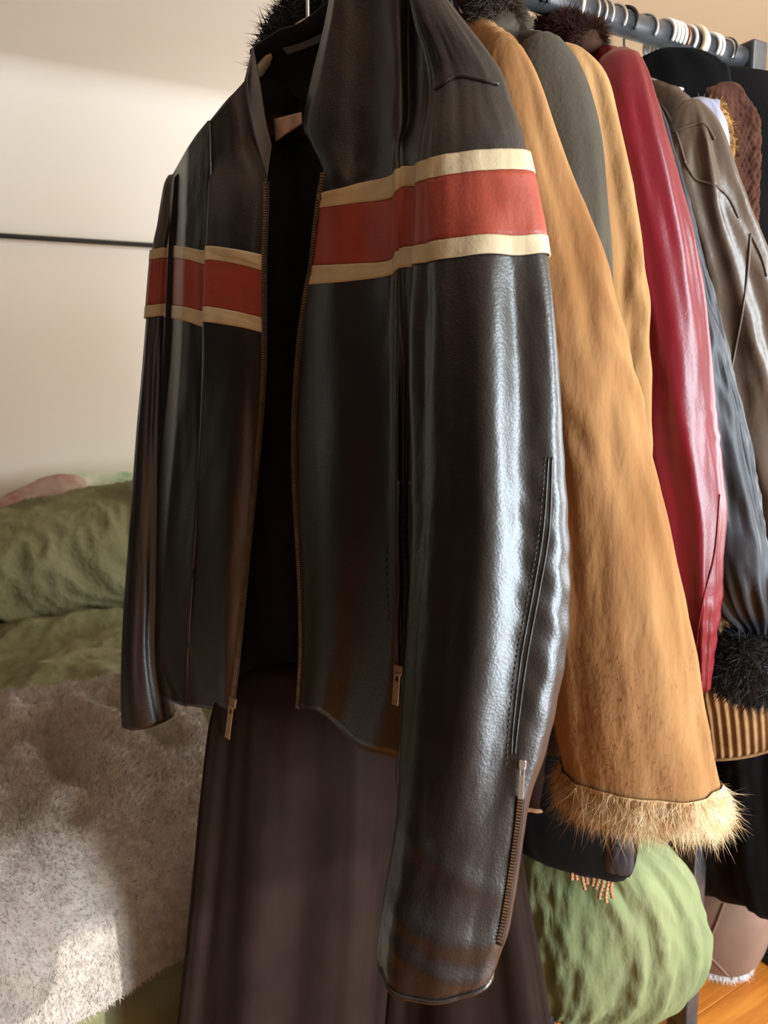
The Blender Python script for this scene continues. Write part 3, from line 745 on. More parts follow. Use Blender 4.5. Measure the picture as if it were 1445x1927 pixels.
sliver('cable_knit_cardigan', 'dark chocolate brown cable knit cardigan near the rail end', 'cardigan', (1.0, YR, 1.2),
       [(160, 1300, 1340), (166, 1280, 1378), (180, 1272, 1392), (205, 1275, 1402), (240, 1285, 1418), (300, 1300, 1421), (440, 1310, 1418), (700, 1320, 1425), (900, 1330, 1430)], M_knit, (0.77, 0.74), 0.6, 4.0, disp=cable, n=168, mm=260)

# --- black garments at the far end
rows = with_y([(138, 1270, 1392), (146, 1240, 1425), (165, 1230, 1450), (230, 1230, 1475), (400, 1235, 1490), (700, 1240, 1500), (1000, 1225, 1515), (1300, 1205, 1520), (1480, 1196, 1525), (1560, 1205, 1528), (1640, 1228, 1530), (1672, 1245, 1530)], 0.82, 0.80)
blk_c = thing('long_coat', 'long black wool coat hanging at the far end of the rail', 'coat', (1.03, YR, 0.4))
Gk = tube_rows(rows, 72, 90, 0.30, lambda TH, T, G: 0.010 * ridge(np.cos(TH) * 2.5, np.sin(TH) * 2, G[..., 2] * 0.8) * T + 0.003 * pn(np.cos(TH) * 4, np.sin(TH) * 4, G[..., 2] * 5))
grid_obj('body', Gk, M_blackwool, blk_c, wrap=True, caps=(True, True))
rows = with_y([(1180, 1385, 1500), (1400, 1370, 1500), (1600, 1380, 1520), (1690, 1395, 1530), (1722, 1412, 1530)], 0.72, 0.70)
blk_d = thing('black_dress', 'black dress hem hanging lowest at the right edge of the picture', 'dress', (0.98, YR, 0.4))
Gk = tube_rows(rows, 56, 50, 0.4, sleeve_folds(8.8))
grid_obj('skirt', Gk, M_blackvelvet, blk_d, wrap=True, caps=(True, True))
rows = with_y([(91, 1238, 1262), (97, 1215, 1296), (112, 1205, 1325), (132, 1200, 1350), (170, 1195, 1365), (400, 1200, 1370)], 0.79, 0.79)
vel = thing('velvet_top', 'black velvet top with shoulders standing just below the crowded hooks', 'top', (0.95, YR, 1.1))
grid_obj('body', tube_rows(rows, 48, 40, 0.3, sleeve_folds(9.9, 0.5)), M_blackvelvet, vel, wrap=True, caps=(True, True))
# black skirt low behind the tan cuff, with a button tab, and the fringed scarf
skt = thing('black_skirt', 'black skirt with curved hem hanging low behind the furry tan cuff', 'skirt', (0.62, YR, 0.6))
rows = with_y([(1180, 985, 1190), (1400, 965, 1200), (1540, 955, 1196), (1600, 965, 1188), (1632, 1010, 1178), (1640, 1100, 1165)], 0.72, 0.72)
Gk = tube_rows(rows, 56, 50, 0.3, sleeve_folds(1.9, 0.6), tilt=(-0.06, 0))
grid_obj('skirt', Gk, M_blackvelvet, skt, wrap=True, caps=(True, True))
prk = thing('strap_cuff', 'slate cuff tab with a button poking out below the furry tan cuff', 'cuff', (0.62, 0.6, 0.6))
rows = with_y([(1545, 1144, 1186), (1575, 1139, 1190), (1612, 1136, 1190), (1634, 1138, 1188), (1641, 1148, 1180)], 0.60, 0.60)
Gp = tube_rows(rows, 36, 36, 0.45, lambda TH, T, G: 0.0015 * ridge(np.cos(TH) * 2, np.sin(TH) * 2, G[..., 2] * 20))
cf = grid_obj('cuff', Gp, M_slate, prk, wrap=True, caps=(True, True))
q, nq = proj(bvh_of(cf), 1161, 1587)
if q is not None: sweep_obj('button', np.array([q, q + (CAM - q) / np.linalg.norm(CAM - q) * 0.002]), 0.0042, M_shoe, prk, 14)
scf = thing('fringed_scarf', 'brown wool scarf end with twisted tassels below the black skirt', 'scarf', (0.75, 0.66, 0.5))
Ys = 0.715
Sg = np.zeros((14, 30, 3))
for i, yy in enumerate(np.linspace(0, 1, 14)):
    for j, xx in enumerate(np.linspace(0, 1, 30)):
        a0 = PY(1062 + 92 * xx, 1580 + (30 + 44 * xx) * yy, Ys); Sg[i, j] = a0 + np.array([0.004 * math.sin(xx * 22), 0, 0])
grid_obj('cloth', Sg, M_scarf, scf, solid=0.006)
rs = np.random.RandomState(3)
for k in range(9):
    xx = k / 8; px, py = 1078 + 74 * xx, 1600 + 46 * xx
    ln = 52 + rs.uniform(-10, 12); dx = rs.uniform(-6, 3)
    P = np.array([PY(px + dx * s + 2.5 * math.sin(s * 5 + k), py + ln * s, Ys - 0.002) for s in np.linspace(0, 1, 40)])
    s = np.linspace(0, 1, 40)
    G = sweep(P, 0.0026 * (1 + 0.25 * np.sin(s * 46)), 8); sweep_o = grid_obj('tassel', G, M_scarf, scf, wrap=True, caps=(True, True))
# ribbed knit cuff hanging right of the tan coat
rib = thing('ribbed_cardigan', 'tan ribbed knit sleeve end right of the tan fur cuff', 'cardigan', (0.8, 0.7, 0.9))
def ribs(TH, T, G): return 0.0022 * np.sin(TH * 34) + 0.005 * np.sin(T * 16 + 2 * np.cos(TH)) * (1 - sst(0.5, 0.8, T))
rows = with_y([(1150, 1290, 1440), (1230, 1290, 1450), (1290, 1296, 1455), (1350, 1305, 1460), (1405, 1312, 1462)], 0.70, 0.68)
Gr = tube_rows(rows, 204, 70, 0.42, ribs, tilt=(0.38, -0.10))
r_o = grid_obj('sleeve', Gr, M_rib, rib, wrap=True, caps=(True, False), solid=-0.003)
ringp = np.concatenate([Gr[-1][::3], Gr[-1][:1]]); sweep_obj('hem', ringp, 0.003, M_rib, rib, 6)

# ================================================================== THE BLACK LEATHER JACKET
JO = np.array([0.36, 0.81, 1.2]); JA = np.array([-0.43, 0.90, 0.0]); JA /= np.linalg.norm(JA); JN = np.array([-JA[1], JA[0], 0.0])
if np.dot(JN, CAM - JO) < 0: JN = -JN
jk = thing('racing_jacket', 'open black leather jacket with brick red and cream chest stripes, nearest on the rail', 'jacket', (0.36, 0.81, 0.9))
def panel(rows, off, m=140, n=90, rowmap=None):
    """rows: list of K-point pixel curves, all with the same K. off(u, v, z) = offset along the jacket's normal."""
    Rw = np.array(rows, float); K = len(Rw)
    Hh = np.stack([cr(r_, n) for r_ in Rw])           # K x n x 2
    # resample down the rows (piecewise catmull on row index, denser uniform in index)
    t = np.linspace(0, K - 1, m)
    D = np.stack([cr(Hh[:, j], m) for j in range(n)], axis=1)
    U = np.linspace(0, 1, n)[None] * np.ones((m, 1)); V = t[:, None] * np.ones((1, n))
    G = np.zeros((m, n, 3)); O = off(U, V)
    d = _f + _r * ((D[..., 0:1] - W_ / 2) / FPX) - _u * ((D[..., 1:2] - H_ / 2) / FPX)
    tt = (np.dot(JO - CAM, JN) + O) / (d @ JN)
    G = CAM + d * tt[..., None]
    return G, D, V
def band(name, G, V, v0, v1, m, parent, lift=0.0016, edge=True, rgt=(0, None)):
    """a strip of the panel between row indices v0..v1, lifted off it: a sewn-on stripe"""
    N = normals(G); 
    if (N * (CAM - G)).sum() < 0: N = -N
    r_ = V[:, 0]; idx = np.linspace(v0, v1, 16)
    S = np.stack([[np.array([np.interp(i, r_, (G + N * lift)[:, j, k]) for k in range(3)]) for j in range(G.shape[1])] for i in idx])
    S = S[:, rgt[0]:rgt[1]]
    o = grid_obj(name, S, m, parent, solid=None or 0.0)
    md = o.modifiers.new('thickness', 'SOLIDIFY'); md.thickness = 0.002; md.offset = 0
    return o, S
def stitches(name, P, m, parent, r=0.0006, seg=0.004, gap=0.5):
    """a dashed line of small stitches along a polyline"""
    L = np.concatenate([[0], np.cumsum(np.linalg.norm(np.diff(P, axis=0), axis=1))]); mbx = MB(); s = 0.0
    at = lambda q: np.array([np.interp(q, L, P[:, k]) for k in range(3)])
    while s + seg * gap < L[-1]:
        a, b = at(s), at(s + seg * gap); mid = (a + b) / 2; v = CAM - mid; v /= np.linalg.norm(v)
        mbx.grid(sweep(np.array([a, mid + v * r, b]), np.array([r * 0.5, r, r * 0.5]), 5), True, (True, True)); s += seg
    o = mbx.build(name, m, parent, smooth=True); return o
def zipper(name, P, nrm, m_teeth, m_tape, parent, w=0.0035, pitch=0.0026, side=None):
    """a row of metal teeth on a cloth tape along polyline P"""
    L = np.concatenate([[0], np.cumsum(np.linalg.norm(np.diff(P, axis=0), axis=1))]); mbx = MB()
    at = lambda q: np.array([np.interp(q, L, P[:, k]) for k in range(3)])
    tp = sweep_obj('zip_tape', P, w * 1.5, m_tape, parent, 6, 0.25, up=nrm)
    s = 0.0
    while s < L[-1] - pitch:
        a, b = at(s), at(s + pitch); t = (b - a) / np.linalg.norm(b - a); q = np.cross(t, nrm); q /= np.linalg.norm(q)
        mbx.box((a + b) / 2 + nrm * 0.0012, t * pitch * 0.3, q * w * 0.8, nrm * 0.0011); s += pitch
    return mbx.build(name, m_teeth, parent)
def pull_tab(P0, P1, nrm, m, parent, w=0.0035):
    """slider block plus hanging tab with a slot, from P0 down to P1"""
    t = P1 - P0; L = np.linalg.norm(t); t /= L; q = np.cross(t, nrm); q /= np.linalg.norm(q)
    sl = MB(); sl.box(P0 + t * L * 0.12 + nrm * 0.001, t * L * 0.12, q * w * 1.25, nrm * 0.0016); s_o = sl.build('zip_slider', m, parent, 0.0008)
    tb = MB(); y0, y1 = 0.22, 1.0
    tb.box(P0 + t * L * 0.30 + q * w * 0.62 + nrm * 0.003, t * L * 0.10, q * w * 0.3, nrm * 0.0007)
    tb.box(P0 + t * L * 0.30 - q * w * 0.62 + nrm * 0.003, t * L * 0.10, q * w * 0.3, nrm * 0.0007)
    tb.box(P0 + t * L * 0.23 + nrm * 0.003, t * L * 0.035, q * w * 0.92, nrm * 0.0009)
    tb.box(P0 + t * L * 0.66 + nrm * 0.003, t * L * 0.27, q * w * 0.92, nrm * 0.0007)
    tb.box(P0 + t * L * 0.97 + nrm * 0.003, t * L * 0.05, q * w * 0.92, nrm * 0.0009)
    return tb.build('pull_tab', m, s_o, 0.0004)

# viewer's right front panel: columns run from the zip edge to the side under the near sleeve
RR = [[(640, -70), (690, -75), (740, -65), (795, -40), (850, 10)],
      [(624, 40), (685, 30), (740, 25), (795, 40), (850, 80)],
      [(600, 150), (675, 140), (740, 135), (793, 140), (845, 160)],
      [(580, 240), (662, 232), (735, 225), (790, 220), (842, 230)],
      [(610, 318), (665, 305), (735, 288), (787, 270), (840, 272)],
      [(605, 363), (668, 348), (735, 333), (787, 312), (840, 308)],
      [(601, 391), (666, 383), (735, 374), (787, 350), (840, 345)],
      [(588, 500), (660, 497), (735, 491), (787, 464), (840, 462)],
      [(581, 536), (655, 530), (733, 519), (787, 502), (840, 500)],
      [(566, 640), (650, 640), (731, 640), (787, 636), (840, 634)],
      [(556, 780), (643, 780), (730, 780), (787, 780), (845, 780)],
      [(557, 920), (640, 925), (730, 930), (787, 930), (845, 930)],
      [(566, 1080), (640, 1085), (725, 1090), (787, 1095), (845, 1100)],
      [(569, 1220), (630, 1230), (710, 1245), (780, 1265), (840, 1280)],
      [(563, 1332), (612, 1345), (675, 1405), (750, 1476), (830, 1535)]]
for i_, r_ in enumerate(RR):
    w_ = 0.8 if 4 <= i_ <= 8 else 0.35
    r_.insert(3, (752 if i_ > 3 else 765, r_[2][1] * (1 - w_) + r_[3][1] * w_))
def offR(U, V):
    lower = sst(8, 11, V)
    d = 0.050 - 0.018 * gauss(U, 0, 0.12) * sst(4, 8, V)
    d += 0.012 * sst(0.42, 0.58, U) * sst(2.5, 5, V) * (1 - lower * .6)
    d += lower * (0.003 * np.sin(U * 19 + 0.4 * V) + 0.004 * pn(U * 4, V * 0.35, 1.0)) + (1 - lower) * (0.006 * pn(U * 4 + 2, V * 0.3, 4.0) + 0.004 * np.sin(U * 15 + 1.0))
    d += 0.0006 * pn(U * 14, V * 1.6, 8.0)
    d -= 0.04 * sst(0.84, 1.0, U)
    return d
GR, DR, VR = panel(RR, offR)
fr = grid_obj('front_panel', GR, M_leather, jk, solid=0.0)
md = fr.modifiers.new('thickness', 'SOLIDIFY'); md.thickness = 0.003; md.offset = 0
band('cream_stripe', GR, VR, 5, 6, M_cream, jk); band('red_stripe', GR, VR, 6, 7, M_orange, jk, 0.0011); band('cream_stripe', GR, VR, 7, 8, M_cream, jk)
# viewer's left front panel
LL = [[(464, 150), (430, 187), (396, 228), (362, 268), (326, 330)],
      [(478, 265), (440, 278), (398, 300), (360, 330), (322, 380)],
      [(503, 335), (455, 350), (398, 370), (358, 390), (322, 425)],
      [(500, 481), (450, 470), (394, 463), (355, 466), (318, 461)],
      [(500, 510), (450, 497), (393, 489), (355, 489), (318, 484)],
      [(500, 599), (450, 587), (390, 577), (352, 578), (314, 574)],
      [(500, 627), (448, 615), (388, 606), (350, 604), (311, 597)],
      [(498, 720), (445, 715), (386, 710), (345, 705), (304, 700)],
      [(488, 850), (436, 850), (380, 848), (335, 845), (292, 840)],
      [(473, 1000), (425, 1000), (370, 1000), (322, 1000), (281, 990)],
      [(458, 1150), (412, 1150), (360, 1150), (312, 1150), (272, 1140)],
      [(447, 1260), (405, 1260), (355, 1258), (308, 1253), (268, 1225)],
      [(438, 1336), (402, 1334), (355, 1328), (318, 1316), (286, 1288)]]
for i_, r_ in enumerate(LL):
    r_.insert(3, (r_[2][0] - 4, r_[2][1] + (9 if 3 <= i_ <= 6 else 1)))
def offL(U, V):
    lower = sst(6, 9, V)
    d = 0.048 - 0.010 * gauss(U, 0, 0.15)
    d += 0.012 * (1 - sst(0.42, 0.58, U)) * sst(1, 3, V) * (1 - 0.6 * lower)
    d += 0.003 * np.sin(U * 15 + 0.6 * V) * lower + 0.005 * pn(U * 3, V * 0.4, 2.0) + 0.0006 * pn(U * 14, V * 1.5, 6.0)
    d -= 0.045 * sst(0.82, 1.0, U)
    return d
GL, DL, VL = panel(LL, offL)
fl = grid_obj('front_panel', GL, M_leather, jk)
md = fl.modifiers.new('thickness', 'SOLIDIFY'); md.thickness = 0.003; md.offset = 0
band('cream_stripe', GL, VL, 3, 4, M_cream, jk); band('red_stripe', GL, VL, 4, 5, M_orange, jk, 0.0011); band('cream_stripe', GL, VL, 5, 6, M_cream, jk)
# back of the jacket: its lining is what shows through the opening
BB = [[(850, 0), (740, -55), (640, -10), (540, 110), (440, 190), (330, 335)],
      [(850, 130), (740, 120), (640, 130), (540, 190), (440, 260), (325, 390)],
      [(845, 450), (740, 450), (640, 450), (540, 460), (440, 470), (318, 480)],
      [(845, 800), (740, 800), (640, 800), (540, 800), (440, 800), (304, 800)],
      [(845, 1150), (740, 1150), (640, 1130), (540, 1120), (420, 1120), (285, 1120)],
      [(840, 1420), (740, 1385), (640, 1335), (540, 1305), (420, 1290), (292, 1280)]]
def offB(U, V):
    return -0.05 + 0.075 * (sst(0.85, 1.0, U) + 1 - sst(0.0, 0.12, U)) + 0.005 * np.sin(U * 30) + 0.004 * pn(U * 6, V, 3)
GB, DB, VB = panel(BB, offB, 80, 90)
bk = grid_obj('back_panel', GB, M_lining, jk)
md = bk.modifiers.new('thickness', 'SOLIDIFY'); md.thickness = 0.004; md.offset = 0
sweep_obj('hem_facing', smooth_line(GB[-1], 2), 0.004, M_leather, jk, 8)
# shoulder yokes bridging front and back
for G1, side in ((GR, 'r'), (GL, 'l')):
    top = G1[0][: int(G1.shape[1] * 0.7)]; k = 12
    bx = np.array([p - JN * 0.095 for p in top])
    Y = np.stack([top * (1 - s) + bx * s + np.array([0, 0, 0.014 * math.sin(s * PI)]) for s in np.linspace(0, 1, k)])
    grid_obj('shoulder_yoke', Y, M_leather, jk)
# stand collar: two front wings and the inside back
def strip(name, c0, c1, off0, off1, m, n=40, k=14, thick=0.003, bow=0.0):
    a = cr(np.array(c0, float), n); b = cr(np.array(c1, float), n); G = np.zeros((k, n, 3))
    for i, s in enumerate(np.linspace(0, 1, k)):
        o0 = np.linspace(off0[0], off1[0], n) * (1 - s) + np.linspace(off0[1], off1[1], n) * s + bow * math.sin(s * PI)
        for j in range(n):
            q = a[j] * (1 - s) + b[j] * s; G[i, j] = PPL(q[0], q[1], JO, JN, o0[j])
    o = grid_obj(name, G, m, jk); md = o.modifiers.new('thickness', 'SOLIDIFY'); md.thickness = thick; md.offset = 0
    return o, G
lcw, _g = strip('collar', [(462, 150), (468, 205), (480, 262), (503, 338)], [(476, 88), (490, 160), (500, 225), (512, 276)], (0.050, 0.028), (0.050, 0.040), M_leather)
rcw, _g = strip('collar', [(652, -60), (628, 40), (602, 150), (583, 238), (612, 320)], [(632, -60), (612, 50), (590, 140), (573, 232), (590, 275)], (0.048, 0.02), (0.05, 0.035), M_leather)
icb, _g = strip('collar_lining', [(470, 95), (520, 60), (570, 40), (632, -10)], [(508, 276), (530, 270), (560, 262), (590, 250)], (-0.01, -0.045), (-0.01, -0.045), M_lining, bow=-0.02)
col_fold, _g = strip('collar_fold', [(535, 92), (575, 80), (612, 62), (636, 40)], [(545, 104), (580, 92), (616, 76), (636, 56)], (-0.02, -0.02), (-0.02, -0.02), M_leather, thick=0.006)
bv = bvh_of(icb)
lb = np.zeros((8, 12, 3))
for i in range(8):
    for j in range(12):
        s, t_ = i / 7, j / 11
        px = 514 + (566 - 514) * t_ + 4 * s - 3 * s * t_; py = (224 + (211 - 224) * t_) * (1 - s) + (266 + (232 - 266) * t_) * s
        lb[i, j] = PPL(px, py, JO, JN, -0.020 + 0.002 * math.sin(t_ * 8))
grid_obj('neck_label', lb, M_label, jk, solid=0.0015)
# beige wooden hanger inside the neck
hg = thing('hanger', 'pale wooden hanger showing inside the neck of the leather jacket', 'hanger', (0.36, 0.81, ZR - 0.1))
a0 = PPL(560, 50, JO, JN, -0.03); b0 = PPL(600, 36, JO, JN, -0.03)
ax = (b0 - a0) / np.linalg.norm(b0 - a0)
ctr = (a0 + b0) / 2
arm = np.array([ctr - JA * s * 0.11 - np.array([0, 0, 0.055 * abs(s) ** 1.5]) for s in np.linspace(-1, 1, 31)])
sweep_obj('shoulder_bar', arm, 0.0075, M_hang_cream, hg, 10, 0.6)
hk = np.array([ctr, [ctr[0], ctr[1], ZR - 0.05], [ctr[0], (ctr[1] + YR) / 2 + 0.02, ZR - 0.02], [ctr[0], YR + 0.022, ZR], [ctr[0], YR, ZR + 0.022], [ctr[0], YR - 0.022, ZR], [ctr[0], YR - 0.016, ZR - 0.014]])
sweep_obj('hook', cr(hk, 50), 0.0022, M_steel, hg, 8)
# near sleeve
TWIST = math.radians(6)
def near_folds(TH, T, G):
    z = G[..., 2]; x = np.cos(TH); y = np.sin(TH)
    mid = sst(0.22, 0.36, T) * (1 - 0.75 * sst(0.72, 0.88, T))
    d = 0.0045 * np.cos(TH * 4 - 1.0 + 0.5 * np.sin(T * 4)) * mid + 0.0025 * np.cos(TH * 7 + 2.0 + 0.8 * np.sin(T * 6)) * mid
    d += 0.003 * pn(x * 1.5 + 5, y * 1.5, z * 1.6)
    d += 0.0035 * np.maximum(0, y) * (gauss(T, 0.945 + 0.012 * x, 0.012) + 0.8 * gauss(T, 0.975 + 0.02 * x, 0.010) + 0.5 * gauss(T, 0.885 + 0.03 * x, 0.012))
    d += 0.0007 * gauss(T, 0.62, 0.13) * np.sin(z * 170 + 14 * x) * sst(0.2, 0.7, x)
    d += 0.0006 * ridge(x * 3, y * 3, z * 9) + 0.0004 * pn(x * 14, y * 14, z * 60)
    return d
SR = [(-52, 775, 800), (-40, 765, 815), (0, 770, 839), (50, 780, 873), (100, 795, 908), (150, 803, 941), (200, 800, 958), (260, 790, 978), (320, 786, 993), (400, 785, 1009), (490, 784, 1022), (600, 782, 1034), (720, 782, 1043), (850, 784, 1050), (1000, 784, 1058), (1120, 778, 1059),
      (1220, 772, 1053), (1320, 765, 1036), (1400, 760, 1019), (1480, 754, 996), (1560, 747, 984), (1640, 736, 972), (1720, 722, 958), (1780, 714, 940), (1815, 717, 925)]
Gn = tube_rows(with_y(SR, 0.60, 0.47), 96, 240, 0.56, near_folds, tilt=None, twist=TWIST)
kk = np.linspace(0, 1, 240)[:, None]
# the cuff hangs lower in front
ths = np.linspace(0, 2 * PI, 96, endpoint=False)[None]
Gn[..., 2] -= 0.010 * sst(0.9, 1.0, kk) * (np.sin(ths) * 0.9 + 0.3 - 0.5 * np.cos(ths))
slv = grid_obj('sleeve', Gn, M_leather, jk, wrap=True, caps=(True, False), solid=-0.003)
def sleeve_band(Gt, py_rows, pys, v0, v1, m, lift, seg=(0, None)):
    rs_ = np.linspace(py_rows[0], py_rows[1], Gt.shape[0]); N = normals(Gt, True); c = Gt.mean(axis=1, keepdims=True)
    if ((Gt - c) * N).sum() < 0: N = -N
    S = Gt + N * lift; idx = np.linspace(v0, v1, 14)
    B_ = np.stack([np.stack([[np.interp(i, rs_, S[:, j, k]) for k in range(3)] for j in range(S.shape[1])]) for i in idx])
    return B_
def add_sleeve_stripes(Gt, pr, cuts, parent):
    for nm, a_, b_, m, lf in (('cream_stripe', cuts[0], cuts[1], M_cream, 0.0020), ('red_stripe', cuts[1], cuts[2], M_orange, 0.0014), ('cream_stripe', cuts[2], cuts[3], M_cream, 0.0020)):
        B_ = sleeve_band(Gt, pr, None, a_, b_, m, lf)
        o = grid_obj(nm, B_, m, parent, wrap=True); md = o.modifiers.new('thickness', 'SOLIDIFY'); md.thickness = 0.002; md.offset = 0
add_sleeve_stripes(Gn, (SR[0][0], SR[-1][0]), (303, 340, 458, 492), jk)
# far sleeve
SF = [(330, 316, 338), (350, 308, 344), (420, 298, 338), (470, 288, 330), (600, 276, 322), (720, 266, 318), (850, 255, 314), (1000, 245, 312), (1120, 237, 308), (1220, 232, 306), (1300, 231, 318), (1352, 234, 330)]
def far_folds(TH, T, G): return 0.003 * pn(np.cos(TH) * 2, np.sin(TH) * 2 + 4, G[..., 2] * 2) + 0.001 * ridge(np.cos(TH) * 2, np.sin(TH) * 2, G[..., 2] * 4)
Gf = tube_rows(with_y(SF, 1.06, 1.04), 72, 150, 0.8, far_folds, tilt=(0.12, 0))
fslv = grid_obj('sleeve', Gf, M_leather, jk, wrap=True, caps=(True, False), solid=-0.003)
add_sleeve_stripes(Gf, (SF[0][0], SF[-1][0]), (470, 489, 575, 597), jk)
# zips along the two front edges
def edge_line(G, j, v0, V, lift): 
    P = G[V[:, 0] >= v0, j]; return P + JN * lift
zl = smooth_line(edge_line(GL, 0, 2.05, VL, 0.002), 2); zr_ = smooth_line(edge_line(GR, 0, 4.05, VR, 0.002), 2)
zipper('zip_teeth', zl, JN, M_brass, M_dark_zip, jk, 0.0030); zipper('zip_teeth', zr_, JN, M_brass, M_dark_zip, jk, 0.0030)
pull_tab(PPL(440, 1312, JO, JN, 0.055), PPL(431, 1386, JO, JN, 0.055), JN, M_brass, jk, 0.0046)
# zipped side pocket on the right front panel
bv = bvh_of(fr)
def lineR(pix, n, off): return smooth_line(proj_line(bv, pix, n, off), 8)
sweep_obj('pocket_welt', lineR([(752, 905), (750, 1000), (752, 1100), (748, 1180), (750, 1255)], 50, 0.003), 0.0035, M_leather, jk, 8, 0.6)
sweep_obj('pocket_welt', lineR([(772, 905), (773, 1000), (778, 1090), (772, 1180), (764, 1255)], 50, 0.003), 0.0035, M_leather, jk, 8, 0.6)
pl = lineR([(760, 912), (759, 1000), (766, 1090), (763, 1170), (757, 1255)], 60, 0.004)
zipper('pocket_zip', pl, JN, M_dark_zip, M_lining, jk, 0.0026)
q0, _ = proj(bv, 757, 1248); q1, _ = proj(bv, 754, 1318)
pull_tab(q0 + JN * 0.006, q1 + JN * 0.008, JN, M_brass, jk, 0.0042)
stitches('pocket_stitching', lineR([(728, 1020), (726, 1060), (727, 1100), (730, 1140), (732, 1180)], 40, 0.0016), M_leather, jk, 0.0012, 0.008, 0.7)
sweep_obj('panel_seam', lineR([(760, 505), (762, 640), (758, 780), (758, 900)], 50, 0.001), 0.0022, M_leather, jk, 6, 0.6)
sweep_obj('hem_seam', lineR([(600, 1322), (650, 1365), (700, 1420), (745, 1458)], 40, 0.0006), 0.0012, M_leather, jk, 6)
# sleeve seams, stitching and cuff zip
bvs = bvh_of(slv)
def lineS(pix, n, off, k=6): return smooth_line(proj_line(bvs, pix, n, off), k)
for dx in (0, 11):
    sweep_obj('sleeve_seam', lineS([(1032 + dx * 0.6, 860), (1022 + dx, 1000), (1002 + dx, 1120), (980 + dx, 1240), (966 + dx * 0.8, 1360), (962 + dx * 0.6, 1420)], 90, 0.0001), 0.0010, M_leather, jk, 6)
stitches('sleeve_stitching', lineS([(1026, 860), (1014, 1000), (994, 1120), (972, 1240), (958, 1360), (952, 1450)], 90, 0.0003), M_leather, jk, 0.0006, 0.005, 0.6)
sweep_obj('shoulder_seam', lineS([(818, 168), (838, 152), (862, 142), (890, 146), (915, 152), (938, 158)], 50, 0.0008), 0.0018, M_leather, jk, 6)
zc = lineS([(979, 1500), (973, 1560), (962, 1640), (950, 1720), (938, 1778)], 60, 0.0022)
vv = CAM - zc.mean(axis=0); vv /= np.linalg.norm(vv)
zipper('cuff_zip', zc, vv, M_brass, M_dark_zip, jk, 0.0026)
q0, _ = proj(bvs, 983, 1432); q1, _ = proj(bvs, 979, 1504)
if q0 is not None and q1 is not None: pull_tab(q0 + vv * 0.003, q1 + vv * 0.003, vv, M_steel, jk, 0.0026)
sweep_obj('cuff_hem', np.concatenate([Gn[-1], Gn[-1][:1]]), 0.0022, M_leather, jk, 6)
# black fur behind the neck
fst = thing('fur_stole', 'shaggy black fur stole draped round the hanger behind the leather jacket neck', 'stole', (0.33, 0.86, 1.6))
P = cr(np.array([PPL(520, 150, JO, JN, -0.075), PPL(535, 85, JO, JN, -0.075), PPL(570, 35, JO, JN, -0.075), PPL(615, -10, JO, JN, -0.08), PPL(670, -60, JO, JN, -0.085), PPL(740, -70, JO, JN, -0.09)]), 50)
G = sweep(P, 0.024 + 0.004 * np.sin(np.linspace(0, 9, 50)), 20)
fb = grid_obj('pelt', G, M_blackfur, fst, wrap=True, caps=(True, True))
p, n = scatter_grid(G, 5000, np.random.RandomState(41)); fur('fur', p, n, 0.014, 0.0006, M_blackfur, fst, 41, 0.6, 0.45, 0.1)
p, n = scatter_grid(G, 60, np.random.RandomState(42)); fur('guard_hair', p, n, 0.030, 0.0004, M_blackfur, fst, 42, 0.4, 0.4, 0.0)

# ================================================================== BROWN TROUSERS BELOW THE JACKET
trs = thing('trousers', 'wide dark brown trousers hanging below the open leather jacket', 'trousers', (0.36, 0.81, 0.2))
def leg_folds(seed, k):
    def f(TH, T, G):
        return 0.010 * T ** 0.5 * np.cos(TH * k + seed) + 0.005 * pn(np.cos(TH) * 3 + seed, np.sin(TH) * 3, G[..., 2] * 2) + 0.002 * ridge(np.cos(TH) * 5, np.sin(TH) * 5, G[..., 2] * 2)
    return f
rows = [(1255, 470, 690, 0.87), (1290, 420, 722, 0.87), (1335, 408, 735, 0.86), (1500, 388, 742, 0.86), (1700, 368, 732, 0.86), (1927, 345, 718, 0.86), (2300, 310, 690, 0.86)]
grid_obj('trouser_leg', tube_rows(rows, 96, 110, 0.26, leg_folds(0.6, 6)), M_trouser, trs, wrap=True, caps=(True, False), solid=-0.003)
rows = [(1255, 740, 880, 0.80), (1290, 725, 910, 0.80), (1335, 720, 920, 0.79), (1500, 742, 960, 0.78), (1700, 738, 992, 0.78), (1927, 722, 1030, 0.78), (2300, 700, 1070, 0.78)]
grid_obj('trouser_leg', tube_rows(rows, 96, 110, 0.28, leg_folds(2.1, 6)), M_trouser, trs, wrap=True, caps=(True, False), solid=-0.003)
mb = MB(); c = PY(640, 1262, 0.86); mb.box(c, -JA * 0.10, JN * 0.012, np.array([0, 0, 0.015])); mb.build('waistband', M_trouser, trs, 0.01)

# ================================================================== ON THE FLOOR AT RIGHT
bag = thing('hide_pouf', 'taupe hide pouf with pale fleece edge standing on the floor behind the rack leg', 'pouf', (1.45, 1.0, 0))
ctr = PZ(1342, 1868, 0.0) + np.array([0.09, 0.06, 0.0]); R_ = 0.11; Hh_ = 0.30
u = np.linspace(0, PI, 48); v = np.linspace(0, 2 * PI, 72, endpoint=False); V_, U_ = np.meshgrid(v, u)
sp = lambda t, e: np.sign(t) * np.abs(t) ** e
P = np.stack([R_ * sp(np.sin(U_), .6) * np.cos(V_), R_ * sp(np.sin(U_), .6) * np.sin(V_), Hh_ / 2 + Hh_ / 2 * sp(np.cos(U_), .75)], axis=-1)
P[..., :2] *= (1 + 0.04 * pn(P[..., 0] * 10, P[..., 1] * 10, P[..., 2] * 10))[..., None]
P += np.array([ctr[0], ctr[1], 0.0])
po = grid_obj('hide', P, M_bag, bag, wrap=True)
bvp = bvh_of(po)
